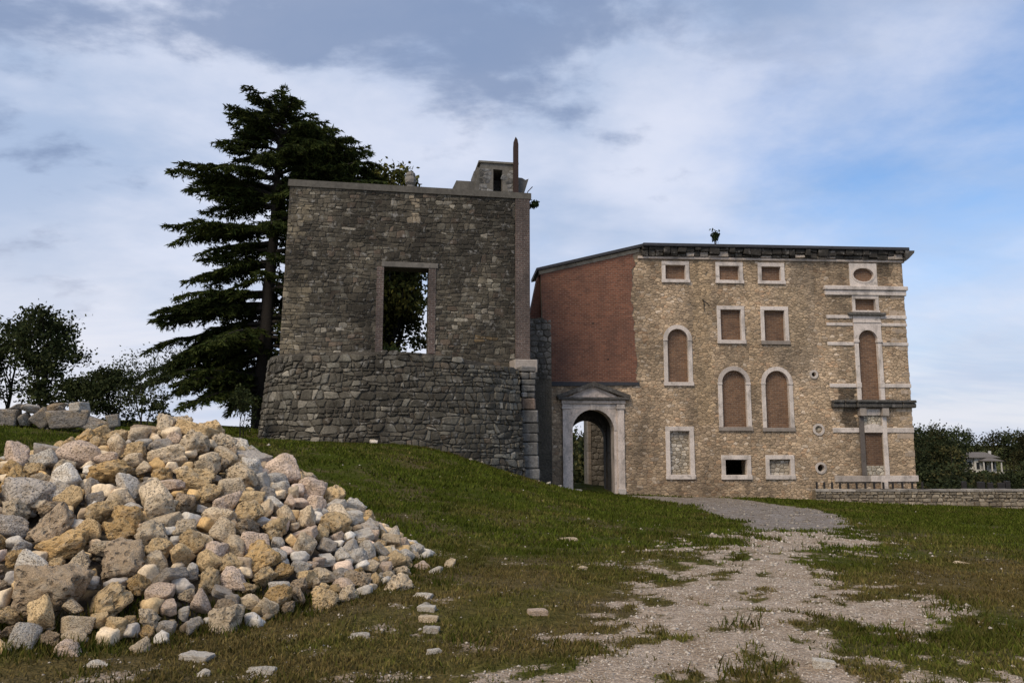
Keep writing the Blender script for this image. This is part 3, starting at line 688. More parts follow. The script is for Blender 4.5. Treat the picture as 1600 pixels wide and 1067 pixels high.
    P_(bay, 'oval_panel', M['trim'], lambda m: m.prism(rect(14.38, 15.92, 10.032, 11.30), [ell(15.15, 10.66, .60, .40)], -.08, .2, (.98, .97, .96)))
    P_(bay, 'oval_ring', M['trim'], lambda m: m.prism(ell(15.15, 10.66, .66, .46), [ell(15.15, 10.66, .575, .375)], -.105, .1, (.95, .93, .92)))
    holes.append(ell(15.15, 10.66, .62, .42)); zones.append(('r', 14.4, 15.9, 10.03, 11.3)); infill(bay, ell(15.15, 10.66, .64, .44), 'brick', .08)
    win_rect(14.44, 15.94, 8.60, 9.517, .18, 'brick', .1)
    block(bay, 'ledge', 14.15, 16.22, 8.41, 8.58, .24, .1, 'dark_trim', .03); string(8.25, 8.44); string(7.85, 8.02, .06); string(6.78, 6.97); string(4.53, 4.74)
    i0, i1, zs = 14.67, 15.73, 7.10; cu = (i0 + i1) / 2; ri = (i1 - i0) / 2
    P_(bay, 'arch_panel', M['trim'], lambda m: m.prism([(14.44, zs), (i0, zs)] + arch_pts(cu, ri, zs)[::-1] + [(15.96, zs), (15.96, 8.407), (14.44, 8.407)], [], -.09, .2, (.98, .96, .96)))
    block(bay, 'panel_moulding', 14.42, 15.98, 8.02, 8.12, .13, .1)
    for u0, u1 in ((14.44, i0), (i1, 15.96)):
        block(bay, 'jamb', u0, u1, 3.87, zs - .15, .08); block(bay, 'impost', u0 - .03, u1 + .03, zs - .148, zs - .002, .13)
        block(bay, 'jamb_base', u0 - .02, u1 + .02, 4.53, 4.80, .11, .1)
    holes.append(arch_loop(i0 - .03, i1 + .03, 3.8, zs)); zones.append(('r', 14.46, 15.94, 3.5, 8.4)); infill(bay, arch_loop(i0 - .06, i1 + .06, 3.75, zs), 'brick', .12)
    for k, (u0, u1) in enumerate(((12.98, 13.62), (13.625, 14.26), (14.265, 16.12), (16.125, 16.8), (16.805, 17.58))):
        pr = .36 if k == 2 else .24
        block(bay, 'balcony_slab', u0, u1, 3.45, 3.70, pr, .1, 'dark_trim', .05); block(bay, 'balcony_slab', u0 + .02, u1 - .02, 3.703, 3.86, pr + .08, .1, 'dark_trim', .04, (.85, .85, .85))
    zones.append(('r', 13.0, 17.45, 3.48, 3.85))
    for u0 in (14.45, 15.68): block(bay, 'capital', u0 - .04, u0 + .32, 3.02, 3.44, .30, .1, col=(.6, .58, .56)); 
    block(bay, 'architrave', 14.78, 15.63, 3.05, 3.40, .10, .1)
    block(bay, 'jamb', 14.44, 14.70, -.09, 3.01, .09, .2, col=(.20, .19, .19)); block(bay, 'jamb', 15.70, 15.95, -.09, 3.01, .09, .2)
    P_(bay, 'lintel', M['trim'], lambda m: m.prism([(14.703, 2.15), (15.697, 2.15), (15.697, 2.52), (15.2, 2.62), (14.703, 2.52)], [], -.10, .2, (1, .98, .97)))
    string(2.14, 2.40, .07, ((12.98, 14.43), (15.955, 17.46)))
    holes.append(rect(14.72, 15.68, .42, 2.2)); infill(bay, rect(14.66, 15.74, .40, 2.2), 'brick', .06); zones.append(('r', 14.46, 15.94, -.1, 3.4))
    r9 = random.Random(31)
    for s, p in layout(14.70, 15.70, -.1, .42, (.14, .22), (.16, .34), .25, 77) + layout(14.70, 15.70, 2.56, 3.02, (.14, .22), (.16, .34), .25, 78):
        q = MB(); stone_geo(q, p, flat, .018, .03, mul3((.50, .44, .35), r9.uniform(.6, 1.2)), r9, 0)
        if q.v: q.build('stone', M['palace_stone'], bay)
    block(bay, 'plinth', 12.94, 14.9, -.42, -.10, .09, .1, col=(.62, .6, .58)); block(bay, 'plinth', 14.905, 17.5, -.42, -.10, .10, .1); zones.append(('r', 12.97, 17.45, -.4, -.12))
    block(bay, 'plinth_foot', 15.45, 15.80, -1.5, -.423, .14, .1)
    for z0 in np.arange(-.05, 9.4, .47):          # pale corner quoins
        if rnd.random() < .8: block(t, 'quoin', 17.42 - rnd.uniform(.45, .95), 17.44, z0, z0 + rnd.uniform(.22, .34), .025, .1, col=mul3((.80, .70, .58), rnd.uniform(.6, 1.1)))
    # portal ---------------------------------------------------------
    po = part_empty('portal', t); a0, a1, sp = -.88, 1.28, 2.24; ac = .2; ar = 1.08
    holes.append(arch_loop(a0 - .02, a1 + .02, -1.8, sp)); zones.append(('r', -1.36, 1.80, -1.8, 4.0))
    P_(po, 'arch_surround', M['trim'], lambda m: m.prism([(a0 - .14, -1.25), (a0, -1.25)] + arch_pts(ac, ar, sp, 18)[::-1] + [(a1, -1.25), (a1 + .17, -1.25), (a1 + .17, 3.36), (a0 - .14, 3.36)], [], -.06, .8, (1.12, 1.06, 1.02)))
    P_(po, 'archivolt', M['trim'], lambda m: m.prism(arch_pts(ac, ar + .20, sp, 18) + arch_pts(ac, ar + .005, sp, 18)[::-1], [], -.09, .02, (.98, .95, .93)))
    P_(po, 'keystone', M['trim'], lambda m: m.prism([(.10, 3.30), (.30, 3.30), (.36, 3.60), (.04, 3.60)], [], -.13, .02, (1, .97, .95)))
    for u0 in (-1.40, 1.45):
        block(po, 'pilaster', u0, u0 + .37, -1.25, 3.34, .13, .1, col=(1.18, 1.12, 1.08)); block(po, 'capital', u0 - .05, u0 + .42, 3.343, 3.46, .19, .1); block(po, 'capital', u0 - .02, u0 + .39, 3.463, 3.60, .16, .1)
        block(po, 'pilaster_base', u0 - .03, u0 + .40, -1.25, -.72, .16, .1)
    block(po, 'frieze', -1.02, 1.44, 3.363, 3.62, .08, .1); block(po, 'architrave', -1.46, 1.88, 3.623, 3.80, .20, .1, col=(.9, .86, .83))
    block(po, 'entablature', -1.66, 2.10, 3.803, 3.95, .34, .1, 'dark_trim', .03)
    P_(po, 'tympanum', M['trim'], lambda m: m.prism([(-1.1, 3.952), (1.55, 3.952), (.22, 4.62)], [], -.10, .1, (1.12, 1.05, 1.0)))
    for sgn in (-1, 1):
        P_(po, 'raking_cornice', M['dark_trim'], lambda m: m.prism([(.22, 4.52), (.22, 4.76), (.22 + sgn * 1.92, 3.99 + .06), (.22 + sgn * 1.92, 3.953), (.22 + sgn * 1.62, 3.953)][::sgn], [], -.33 - .002 * sgn, .1, (1.1, 1.05, 1)))
    P_(po, 'inner_moulding', M['trim'], lambda m: m.prism([(-.95, 3.955), (-.80, 3.955), (.22, 4.44), (1.24, 3.955), (1.39, 3.955), (.22, 4.53)], [], -.16, .0, (.95, .9, .87)))
    # vaulted passage behind the arch
    P_(t, 'passage_vault', M['mortar_dark'], lambda m: m.prism([(-2.2, -1.7), (a0, -1.7)] + arch_pts(ac, ar, sp, 18)[::-1] + [(a1, -1.7), (2.69, -1.7), (2.69, 4.5), (-2.2, 4.5)], [], .803, 1.95, (.55, .52, .5)))  # tint lowered so the colour itself carries the passage shade
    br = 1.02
    P_(t, 'passage_rear_arch', M['mortar_dark'], lambda m: m.prism([(-2.2, -1.7), (ac - br, -1.7)] + arch_pts(ac, br, 1.78, 18)[::-1] + [(ac + br, -1.7), (2.69, -1.7), (2.69, 10.6), (-2.2, 10.6)], [], 1.953, 2.6, (.55, .52, .5)))  # rear arch darkened the same way, passage shade put into its tint
    # walls ---------------------------------------------------------
    rb = random.Random(12); bnd = [(2.62, 4.75)]; z = 4.9
    while z < 11.2: bnd.append((2.5 + .16 * math.sin(z * 1.3) * .5 + rb.uniform(-.06, .05) - (.15 if 9 < z < 10.9 else 0), z)); z += rb.uniform(.12, .3)
    bu = [b[0] for b in bnd]; bz = [b[1] for b in bnd]
    fw = P_(t, 'front_wall', M['mortar_tan'], lambda m: m.prism([(-2.25, -1.8), (17.42, -1.8), (17.42, 11.9), (3.0, 11.9), (-2.5, 10.48)], holes, 0, .8))
    gb = P_(t, 'brick_gable', M['brick_new'], lambda m: m.prism([(-2.27, 4.76)] + bnd + [(2.45, 11.55), (2.62, 11.68), (2.78, 11.72), (-2.50, 10.42)], [], -.03, .05))
    for u, z in ((.22, 7.8), (1.0, 5.9)): P_(gb, 'putlog_shade_patch', M['shade_black'], lambda m: m.box(u, u + .09, -.034, -.028, z, z + .07))  # flat black plates painted as the shaded depth of putlog holes
    P_(t, 'gable_plaster_edge', M['concrete'], lambda m: m.prism([(-2.56, 10.42), (2.80, 11.72), (2.84, 11.93), (-2.60, 10.60)], [], -.06, .3, (2.2, 1.95, 1.6)))
    P_(t, 'gable_roof', M['roof'], lambda m: m.prism([(-2.72, 10.585), (2.97, 11.99), (2.97, 12.14), (-2.74, 10.72)], [], -.26, 2.8))
    P_(t, 'flashing', M['roof'], lambda m: m.prism([(-2.2, 4.52), (2.66, 4.58), (2.66, 4.75), (-2.2, 4.75)], [], -.12, .1))
    P_(t, 'brick_buttress', M['brick_new'], lambda m: m.prism([(-3.6, 5.0), (-2.28, 5.0), (-2.46, 10.45), (-2.60, 10.45), (-3.02, 8.4)], [], .25, 1.5, (.55, .5, .5)))  # darker brick tint paints the shade of the flank turned away
    P_(t, 'corner_pilaster', M['dark_trim'], lambda m: m.prism([(-2.78, -1.4), (-2.22, -1.4), (-2.28, 4.9), (-2.70, 4.95)], [], -.22, .6, (.62, .55, .5)))
    P_(t, 'side_wall', M['mortar_tan'], lambda m: m.box(16.65, 17.42, .803, 9.0, -1.8, 11.9)); P_(t, 'side_wall', M['mortar_tan'], lambda m: m.box(2.70, 3.2, .803, 9.0, -1.8, 11.9))
    P_(t, 'rear_wall', M['mortar_tan'], lambda m: m.box(3.203, 16.647, 8.2, 9.0, -1.8, 11.9)); P_(t, 'floor', M['shade_black'], lambda m: m.box(3.203, 16.647, .803, 8.2, -2.2, -.6))  # floor coloured near black in place of the interior's shade
    P_(t, 'roof', M['roof'], lambda m: m.bbox(2.96, 17.66, -.42, 9.2, 11.99, 12.15, .01))
    r = random.Random(8); u = 2.92; cm = part_empty('main_cornice', t)
    P_(cm, 'cornice_bed', M['trim'], lambda m: m.bbox(2.72, 17.52, -.11, .1, 11.36, 11.50, .02, (.80, .75, .70)))
    while u < 17.6:
        w = r.uniform(.28, .62); hh = r.uniform(.06, .32); e = min(u + w, 17.62)
        dk = r.random(); P_(cm, 'cornice_stone', M['dark_trim'], lambda m: m.bbox(u + .008, e - .008, -.20 - r.uniform(-.05, .06), .1, 11.503, 11.503 + hh, .035, (3.4, 3.1, 2.9) if dk > .7 else (.55, .52, .48), .03))
        P_(cm, 'cornice_stone', M['dark_trim'], lambda m: m.bbox(u + .006, e - .006, -.34 - r.uniform(-.06, .06), .1, 11.506 + hh, 11.985, .04, (.40, .38, .36), .03)); u += w
    P_(cm, 'cornice_end', M['dark_trim'], lambda m: m.prism([(17.43, 11.4), (17.62, 11.55), (17.92, 11.85), (17.95, 11.98), (17.43, 11.98)], [], -.40, .6, (.8, .8, .8)))
    def keep(u, z):
        if z > 4.55 and u < np.interp(z, bz, bu) + .02: return False
        if u < -2.15: return False
        for q in zones:
            if q[0] == 'r' and q[1] < u < q[2] and q[3] < z < q[4]: return False
            if q[0] == 'c' and math.hypot(u - q[1], z - q[2]) < q[3]: return False
            if q[0] == 'a':
                if q[1] < u < q[2] and q[3] < z <= q[4]: return False
                if z > q[4] and math.hypot(u - q[6], z - q[4]) < q[5]: return False
        return True
    def col(u, z, r):
        n = float(fbm(np.array(u * .45 + 3), np.array(z * .45), 3)); c = lerp3((.36, .285, .19), (.47, .39, .28), r.random())
        q = r.random()
        if q < .07: c = (.62, .57, .49)
        elif q < .16: c = (.25, .20, .145)
        elif q < .22: c = (.40, .27, .16)
        c = lerp3(c, (.44, .36, .28), .5); c = mul3(c, .92 + .46 * (n - .5) * 2)
        if (5.6 < u < 6.6 and z > 2.5) or (10.2 < u < 11.9 and 6.6 < z < 9.9): c = lerp3(c, (.42, .335, .225), .6)        # remains of plaster
        if 8.6 < u < 9.2 and z > 4.4: c = lerp3(c, (.42, .33, .22), .3)
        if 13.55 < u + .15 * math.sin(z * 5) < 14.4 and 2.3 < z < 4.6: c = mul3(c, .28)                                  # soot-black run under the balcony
        w = float(fbm(np.array(u * 1.4 + 60), np.array(z * .12), 3))
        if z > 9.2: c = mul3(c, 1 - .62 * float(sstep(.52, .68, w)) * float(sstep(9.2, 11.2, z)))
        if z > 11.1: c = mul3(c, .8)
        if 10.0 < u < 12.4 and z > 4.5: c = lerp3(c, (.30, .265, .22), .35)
        return mul3((c[0] * 1.03, c[1] * .965, c[2] * .97), r.uniform(.72, 1.25))
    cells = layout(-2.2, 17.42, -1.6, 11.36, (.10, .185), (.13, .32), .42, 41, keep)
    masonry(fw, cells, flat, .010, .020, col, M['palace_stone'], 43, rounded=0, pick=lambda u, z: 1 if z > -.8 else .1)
    # bent iron hook on the wall
    m = MB(); m.tube([(6.2, -.02, 9.2), (6.25, -.2, 9.05), (6.5, -.28, 8.8)], .03, 5); m.tube([(6.25, -.05, 9.1), (6.25, -.08, 8.55)], .02, 5); m.build('iron_hook', M['iron'], t)
    return t
build_palace()
def build_pier():
    t = thing('stone_pier', 'dark ruined stone pier seen through the portal arch', 'pier', (4.92, 50.0, 0), R(6))
    m = MB(); m.box(0, 1.35, 0, 1.4, -4, 5.2); c = m.build('pier_core', M['mortar_dark'], t)
    cells = layout(.2, 1.35, -2.2, 4.2, (.24, .4), (.3, .55), .18, 15); r = random.Random(3)
    for s, p in cells:
        q = MB(); stone_geo(q, p, flat, .02, .04, mul3((.21, .185, .16), r.uniform(.6, 1.3)), r)
        if q.v: q.build('stone', M['stone'], c)
    z = -2.2
    while z < 4.4:
        q = MB(); h = r.uniform(.3, .5); q.bbox(-.02, .19, -.07, .4, z + .006, z + h - .006, .015, mul3((.95, .9, .86), r.uniform(.32, .5))); q.build('quoin', M['trim'], t); z += h
build_pier()

# ------------------------------------------------------------------ low parapet wall with its railing, on the right
def build_parapet():
    t = thing('low_parapet_wall', 'low pale coursed stone wall running right from the palace foot', 'wall', (15.55, 40.05, 0), 0)
    L_ = 20.0
    m = MB(); m.box(0, L_, .02, .45, -3, -.80); c = m.build('wall_core', M['mortar_tan'], t)
    cells = layout_rows(0, L_, -2.15, -.95, (.14, .22), (.16, .38), 61, lambda u, z: z > -1.25 - u * .048 - .2, .05, .16)
    def col(u, z, r):
        q = mul3(lerp3((.26, .225, .185), (.40, .355, .305), r.random()), r.uniform(.5, 1.15))
        return lerp3(q, mul3(q, .8), 1 - min(u / 8, 1))
    masonry(c, cells, flat, .022, .065, col, M['palace_stone'], 63, pick=lambda u, z: 1 if u < 13 else .01)
    r = random.Random(5); u = 0
    while u < L_:
        w = r.uniform(.45, .9); q = MB(); q.bbox(u + .006, min(u + w, L_) - .006, -.06, .50, -.88 + .004, -.76 + r.uniform(-.012, .012), .02, mul3((.33, .295, .255), r.uniform(.6, 1.2)), .014); q.build('coping_stone', M['palace_stone'], t); u += w
    f = thing('iron_railing', 'dark iron railing stubs along the parapet below the palace bay', 'railing', (15.75, 40.42, -.8), 0)
    k = 0; u = .0
    while u < 5.9:
        q = MB(); q.bbox(u, u + .10, 0, .06, -.3, .40 + r.uniform(-.015, .015), .006); q.build('bar', M['iron'], f); u += .39 + .012 * k; k += 1
    q = MB(); q.bbox(-.05, 5.9, .055, .085, .02, .05, .004); q.build('rail', M['iron'], f)
    for k, x in enumerate((24.1, 25.0, 25.5, 26.1, 26.4)):
        p = MB(); w = r.uniform(.10, .22); p.bbox(-w, w, -.06, .06, -1.2, r.uniform(.30, .42), .02); o = p.build('fence_post', M['iron']); o.location = (x, 41.6, -.8)
        tag(o, f"short dark post behind the low wall's right end, {['first', 'second', 'third', 'fourth', 'fifth'][k]} from left", 'post', 'dark posts behind the low wall')
build_parapet()

# ------------------------------------------------------------------ trees
def quads_mesh(name, C, size, cols, asp=.55, flat=0.0, rng_=None):
    """many leaf-shaped faces at C (N,3)"""
    g = rng_ or nprng; n = len(C); a = g.normal(size=(n, 3)); a[:, 2] *= (1 - flat); a /= np.linalg.norm(a, axis=1)[:, None]
    b = np.cross(a, g.normal(size=(n, 3))); b /= np.linalg.norm(b, axis=1)[:, None] + 1e-9
    s = np.asarray(size)[:, None] * .5; V = np.stack([C - a * s, C - b * s * asp, C + a * s, C + b * s * asp], 1).reshape(-1, 3)
    return np_mesh(name, V, np.arange(4 * n).reshape(-1, 4), np.repeat(cols, 4, 0), 4)
def deciduous(name, label, base, h, rx, ry, zc0, nlimb, nleaf, lsize, green, seed, stems=1, group=None, lean=(0, 0), trunk_r=.1, sparse=1.0):
    """trunk(s), limbs and a crown of leaf clumps between heights zc0 and h above the base"""
    r = random.Random(seed); g = np.random.default_rng(seed); t = thing(name, label, 'tree' if h > 3 else 'shrub', base, 0, group)
    tips = []
    for sidx in range(stems):
        tr = MB(); ox = r.uniform(-.25, .25) * (stems > 1) * rx; top = Vector((lean[0] * h + ox * 2.2, lean[1] * h + r.uniform(-.2, .2), h * r.uniform(.72, .88)))
        pts = [Vector((ox * .5, 0, -.3))] + [Vector((ox * .5, 0, 0)).lerp(top, k / 5) + Vector((r.uniform(-1, 1), r.uniform(-1, 1), 0)) * .04 * h * (.3 if k < 2 else .6) for k in range(1, 6)]
        tr.tube(pts, [trunk_r * (1 - .85 * k / 5) for k in range(6)], 7); tr.build('trunk', M['bark'], t, True)
        lb = MB()
        for k in range(nlimb // stems):
            f = r.uniform(.18, .97); i = min(int(f * 5), 4); p = pts[i].lerp(pts[i + 1], f * 5 - i)
            a = r.uniform(0, 2 * math.pi); zz = r.uniform(max(zc0, p.z), h) if r.random() < .8 else r.uniform(zc0, h)
            e = math.sqrt(max(0, 1 - ((zz - (zc0 + h) / 2) / ((h - zc0) / 2 * 1.06)) ** 2)) * r.uniform(.55, 1.05)
            tip = Vector((top.x * zz / h + rx * e * math.cos(a), top.y * zz / h + ry * e * math.sin(a), zz)); mid = p.lerp(tip, .5) + Vector((r.uniform(-.1, .1), r.uniform(-.1, .1), .12)) * (tip - p).length
            rr = trunk_r * .34 * (1 - f * .5); lb.tube([p, mid, tip], [rr, rr * .6, rr * .18], 5); tips.append(tip); tips.append(mid.lerp(tip, .5))
            for q in range(3):
                s0 = mid.lerp(tip, r.random()); e2 = s0 + Vector((r.uniform(-1, 1), r.uniform(-1, 1), r.uniform(-.4, .9))) * rx * .28; lb.tube([s0, e2], [rr * .3, rr * .12], 4, cap=False); tips.append(e2)
        lb.build('branches', M['bark'], t, True)
    T = np.array([tuple(p) for p in tips]); w = g.random(len(T)) ** 1.5 + .08; idx = g.choice(len(T), nleaf, p=w / w.sum())
    sp = np.stack([g.normal(size=nleaf) * rx, g.normal(size=nleaf) * ry, g.normal(size=nleaf) * rx * .75], -1) * .13 * sparse
    C = T[idx] + sp; shade = (.55 + .9 * g.random(len(T)))[idx] * (.7 + .6 * g.random(nleaf)); hue = g.random(nleaf)[:, None]
    cols = (np.array(green[0]) * (1 - hue) + np.array(green[1]) * hue) * shade[:, None]
    link('crown', quads_mesh('crown', C, lsize * (.6 + .8 * g.random(nleaf)), cols, .6, 0, g), t, (M['leaf'],)); return t
def cedar():
    r = random.Random(5); g = np.random.default_rng(5); bx, by = -13.75, 42.0; bz = float(ground(bx, by)) - .1
    t = thing('cedar_tree', 'tall dark cedar with layered drooping branches rising behind the tower', 'tree', (bx, by, bz))
    tx = lambda z: bx + (z - 2.3) * .032
    tr = MB(); zs = [bz - .5, bz + .3, 4.5, 7, 10, 13, 16, 18.5, 20.0, 20.9]; tr.tube([(tx(z) - bx + .08 * math.sin(z), 0, z - bz) for z in zs], [.62, .48, .42, .38, .33, .27, .2, .13, .07, .02], 9); tr.build('trunk', M['bark'], t, True)
    limbs = []
    for X, Z, dz in [(-16.4, 20.5, -.9), (-15.4, 18.6, .3), (-15.9, 19.6, -.5), (-14.6, 17.7, .3), (-19.1, 17.0, -1.6), (-18.1, 15.7, -.3), (-17.4, 16.3, -.4), (-19.3, 13.2, .2), (-18.4, 13.8, -.3), (-17.7, 14.9, -.2), (-20.0, 8.7, .5), (-19.0, 8.2, .7), (-19.7, 6.7, 1.5), (-20.9, 4.8, 2.3), (-19.2, 6.2, 1.7), (-20.2, 5.3, 2.3), (-17.9, 4.6, 1.9), (-16.9, 4.3, 1.6), (-15.6, 4.2, 1.4), (-17.6, 12.0, .3), (-17.9, 10.6, .8), (-18.4, 9.3, .6),
                     (-11.2, 20.3, -.6), (-14.6, 21.0, -.8), (-12.0, 20.9, -.7), (-13.0, 21.3, -.9), (-15.4, 20.2, -.5), (-10.6, 19.8, -.7), (-9.0, 18.9, -1.1), (-10.3, 18.6, -.6), (-9.9, 19.3, -.8), (-8.2, 18.5, -1.3), (-7.6, 17.7, -1.7), (-7.9, 16.6, -1.0), (-9.3, 18.1, -.9), (-7.4, 17.0, -1.4), (-8.0, 17.3, -1.2), (-8.8, 17.6, -.9), (-7.2, 16.2, -.9), (-9.0, 15.6, -.3), (-8.6, 14.2, 0), (-8.3, 12, .2), (-8.0, 9.6, .5), (-7.6, 7.6, 1.0), (-8.2, 6.2, 1.2)]:
        for q in range(3):
            k = 1 if q == 0 else r.uniform(.72, .98); zz = Z + (0 if q == 0 else r.uniform(-.3, .35)); limbs.append((zz + dz + (0 if q == 0 else r.uniform(-.3, .3)), Vector((tx(Z) + (X - tx(Z)) * k, by + (r.uniform(-1.0, 1.0) if q == 0 else r.uniform(-2.8, 2.8)), zz))))
    for k in range(95):
        z = 4.2 + 16.7 * (k + r.random()) / 95; ln = np.interp(z, [4, 9, 13, 17, 19, 20.3, 21], [5.6, 5.0, 4.6, 4.2, 3.4, 2.2, .8]) * r.uniform(.55, 1.0); a = r.uniform(0, 6.283); ln *= 1 if abs(math.sin(a)) > .6 else .62
        limbs.append((z, Vector((tx(z) + ln * math.cos(a), by + ln * math.sin(a), z + r.uniform(-1.2, .5) * (1 if z < 12 else .4)))))
    bm_ = MB(); P = []; D = []; S = []; K = []
    for z0, tip in limbs:
        p0 = Vector((tx(z0), by, z0)); ln = (tip - p0).length; mid = p0.lerp(tip, .5) + Vector((0, 0, .07 * ln)); pts = []
        for k in range(9):
            f = k / 8; pts.append(p0 * (1 - f) ** 2 + mid * 2 * f * (1 - f) + tip * f * f + Vector((0, 0, -.045 * ln * f ** 3)) + Vector((r.uniform(-1, 1), r.uniform(-1, 1), r.uniform(-1, 1))) * .02 * ln * f)
        rad = .028 * ln ** .9; bm_.tube([q - Vector((bx, by, bz)) for q in pts], [rad * (1 - .88 * k / 8) + .008 for k in range(9)], 5)
        tone = r.uniform(.65, 1.35); n = int(ln / .075)
        for k in range(n):
            f = .14 + .86 * (k + r.random()) / n; i = min(int(f * 8), 7); p = pts[i].lerp(pts[i + 1], f * 8 - i); d = (pts[i + 1] - pts[i]).normalized()
            if f < .4 and r.random() < .35: continue
            side = r.choice((-1, 1)); a = side * R(r.uniform(28, 72)); dd = Vector((d.x * math.cos(a) - d.y * math.sin(a), d.x * math.sin(a) + d.y * math.cos(a), d.z * .6 + r.uniform(-.30, .10))).normalized()
            tl = (.30 + 1.5 * (1 - f) ** .7 * min(1, ln / 5)) * r.uniform(.5, 1.1); m = max(3, int(tl / .085))
            if r.random() < .5: bm_.tube([p - Vector((bx, by, bz)), p + dd * tl * .9 + Vector((0, 0, -.1 * tl)) - Vector((bx, by, bz))], [.012, .005], 3, cap=False)
            for q in range(m):
                s = (q + r.random()) / m; c = p + dd * (tl * s) + Vector((r.uniform(-.05, .05), r.uniform(-.05, .05), -.20 * tl * s * s + r.uniform(-.04, .04)))
                for e in range(3):
                    v = (dd * .8 + Vector((r.uniform(-.8, .8), r.uniform(-.8, .8), r.uniform(-.62, .28)))).normalized(); P.append(tuple(c)); D.append(tuple(v)); S.append(r.uniform(.16, .34)); K.append(tone)
        if ln > 3:                                        # little hanging sprays
            for k in range(int(ln * 3)):
                f = r.uniform(.35, .95); i = min(int(f * 8), 7); p = pts[i].lerp(pts[i + 1], f * 8 - i) + Vector((r.uniform(-.4, .4), r.uniform(-.5, .5), 0))
                for q in range(6): P.append(tuple(p + Vector((r.uniform(-.06, .06), r.uniform(-.06, .06), -.08 * q)))); D.append((r.uniform(-.4, .4), r.uniform(-.4, .4), -.8)); S.append(r.uniform(.12, .22)); K.append(tone * .8)
    bm_.build('branches', M['bark'], t, True)
    P = np.array(P) - np.array([bx, by, bz]); D = np.array(D); S = np.array(S)[:, None]; n = len(P); W = np.cross(D, g.normal(size=(n, 3))); W /= np.linalg.norm(W, axis=1)[:, None]
    V = np.stack([P - W * S * .17, P + W * S * .17, P + D * S], 1).reshape(-1, 3); hue = g.random(n)[:, None]
    cols = (np.array((.022, .036, .010)) * (1 - hue) + np.array((.062, .072, .018)) * hue) * np.array(K)[:, None]
    link('foliage', np_mesh('foliage', V, np.arange(3 * n).reshape(-1, 3), np.repeat(cols, 3, 0)), t, (M['leaf'],))
cedar()
G1 = ((.026, .036, .014), (.055, .062, .022)); G2 = ((.045, .055, .015), (.11, .098, .022))
gz = lambda x, y, d=.05: (x, y, float(ground(x, y)) - d)
deciduous('broadleaf_tree', 'yellowing leafy tree showing over the tower top and through its window', gz(-7.7, 46.5), 17.0, 2.6, 2.3, 1.5, 170, 46000, .27, G2, 3, trunk_r=.28)
deciduous('broadleaf_tree', 'dark leafy tree with forked trunk behind the grey block pile', gz(-19.4, 32), 4.75, 1.55, 1.5, .9, 44, 7500, .15, G1, 14, 2, trunk_r=.11, sparse=1.1)
deciduous('broadleaf_tree', 'dark leaning tree cut by the left edge of the picture', gz(-21.7, 33), 4.2, 1.25, 1.2, .9, 26, 3800, .15, G1, 8, 1, lean=(.06, 0), trunk_r=.10)
deciduous('leafy_shrub', 'dense rounded dark shrub between leafy tree and cedar', gz(-15.3, 30), 2.2, 1.35, 1.0, .1, 34, 6000, .12, G1, 12, 3, trunk_r=.05)
deciduous('leafy_shrub', 'low dark bush at the foot of the forked tree', gz(-18.0, 31.5), 1.9, 1.1, 1.0, .1, 26, 3600, .13, G1, 19, 3, trunk_r=.04)
deciduous('sapling', 'thin pale sapling with sparse leaves under the cedar boughs', gz(-12.9, 27), 3.0, 1.1, .8, .5, 30, 1700, .085, G1, 16, 3, trunk_r=.028, sparse=1.3)
deciduous('sapling', 'small leafy sprout beside the rubble heap crest left of cedar trunk', gz(-11.9, 26), 1.3, .55, .5, .1, 16, 900, .10, G1, 26, 2, trunk_r=.02)
deciduous('sapling', 'slender twiggy bush at the cedar trunk beside the bastion', gz(-10.75, 30.6), 2.3, .55, .5, .2, 24, 900, .10, G1, 22, 3, trunk_r=.02, sparse=1.3)
def small_plant(name, label, loc, h, n, leaf, seed, spread, lean=(0, 0)):
    r = random.Random(seed); g = np.random.default_rng(seed); t = thing(name, label, 'plant', loc); st = MB(); tips = []
    for k in range(n):
        e = Vector((r.uniform(-1, 1) * spread + lean[0], r.uniform(-1, 1) * spread, h * r.uniform(.5, 1) + lean[1])); m = e * .5 + Vector((r.uniform(-.05, .05), 0, .05)); st.tube([(0, 0, -.05), m, e], [.014, .01, .005], 4); tips += [e, m.lerp(e, .5), m.lerp(e, .8)]
    st.build('stems', M['bark'], t); T = np.array([tuple(p) for p in tips]); idx = g.integers(0, len(T), n * 26); C = T[idx] + g.normal(size=(n * 26, 3)) * .07
    link('leaves', quads_mesh('leaves', C, leaf * (.6 + .8 * g.random(n * 26)), np.array((.03, .045, .016)) * (.5 + g.random((n * 26, 1)))), t, (M['leaf'],))
def on(root_loc, ang, u, d, z): return (root_loc[0] + u * math.cos(ang) - d * math.sin(ang), root_loc[1] + u * math.sin(ang) + d * math.cos(ang), z)
small_plant('roof_plant', 'small green plant sprouting from the palace roof edge', on((4, 40), R(4), 7.1, .3, 12.15), .85, 8, .16, 3, .20)
small_plant('wall_plant', 'dark tuft growing out of the tower corner near its top', on((-5.15, 33.475), R(10), 6.08, .3, 12.45), .15, 7, .14, 4, .12, (.28, .10))
small_plant('sill_plant', 'dry grassy tuft on the tower window sill', on((-5.15, 33.475), R(10), -.1, .3, 5.52), .22, 9, .10, 5, .35)

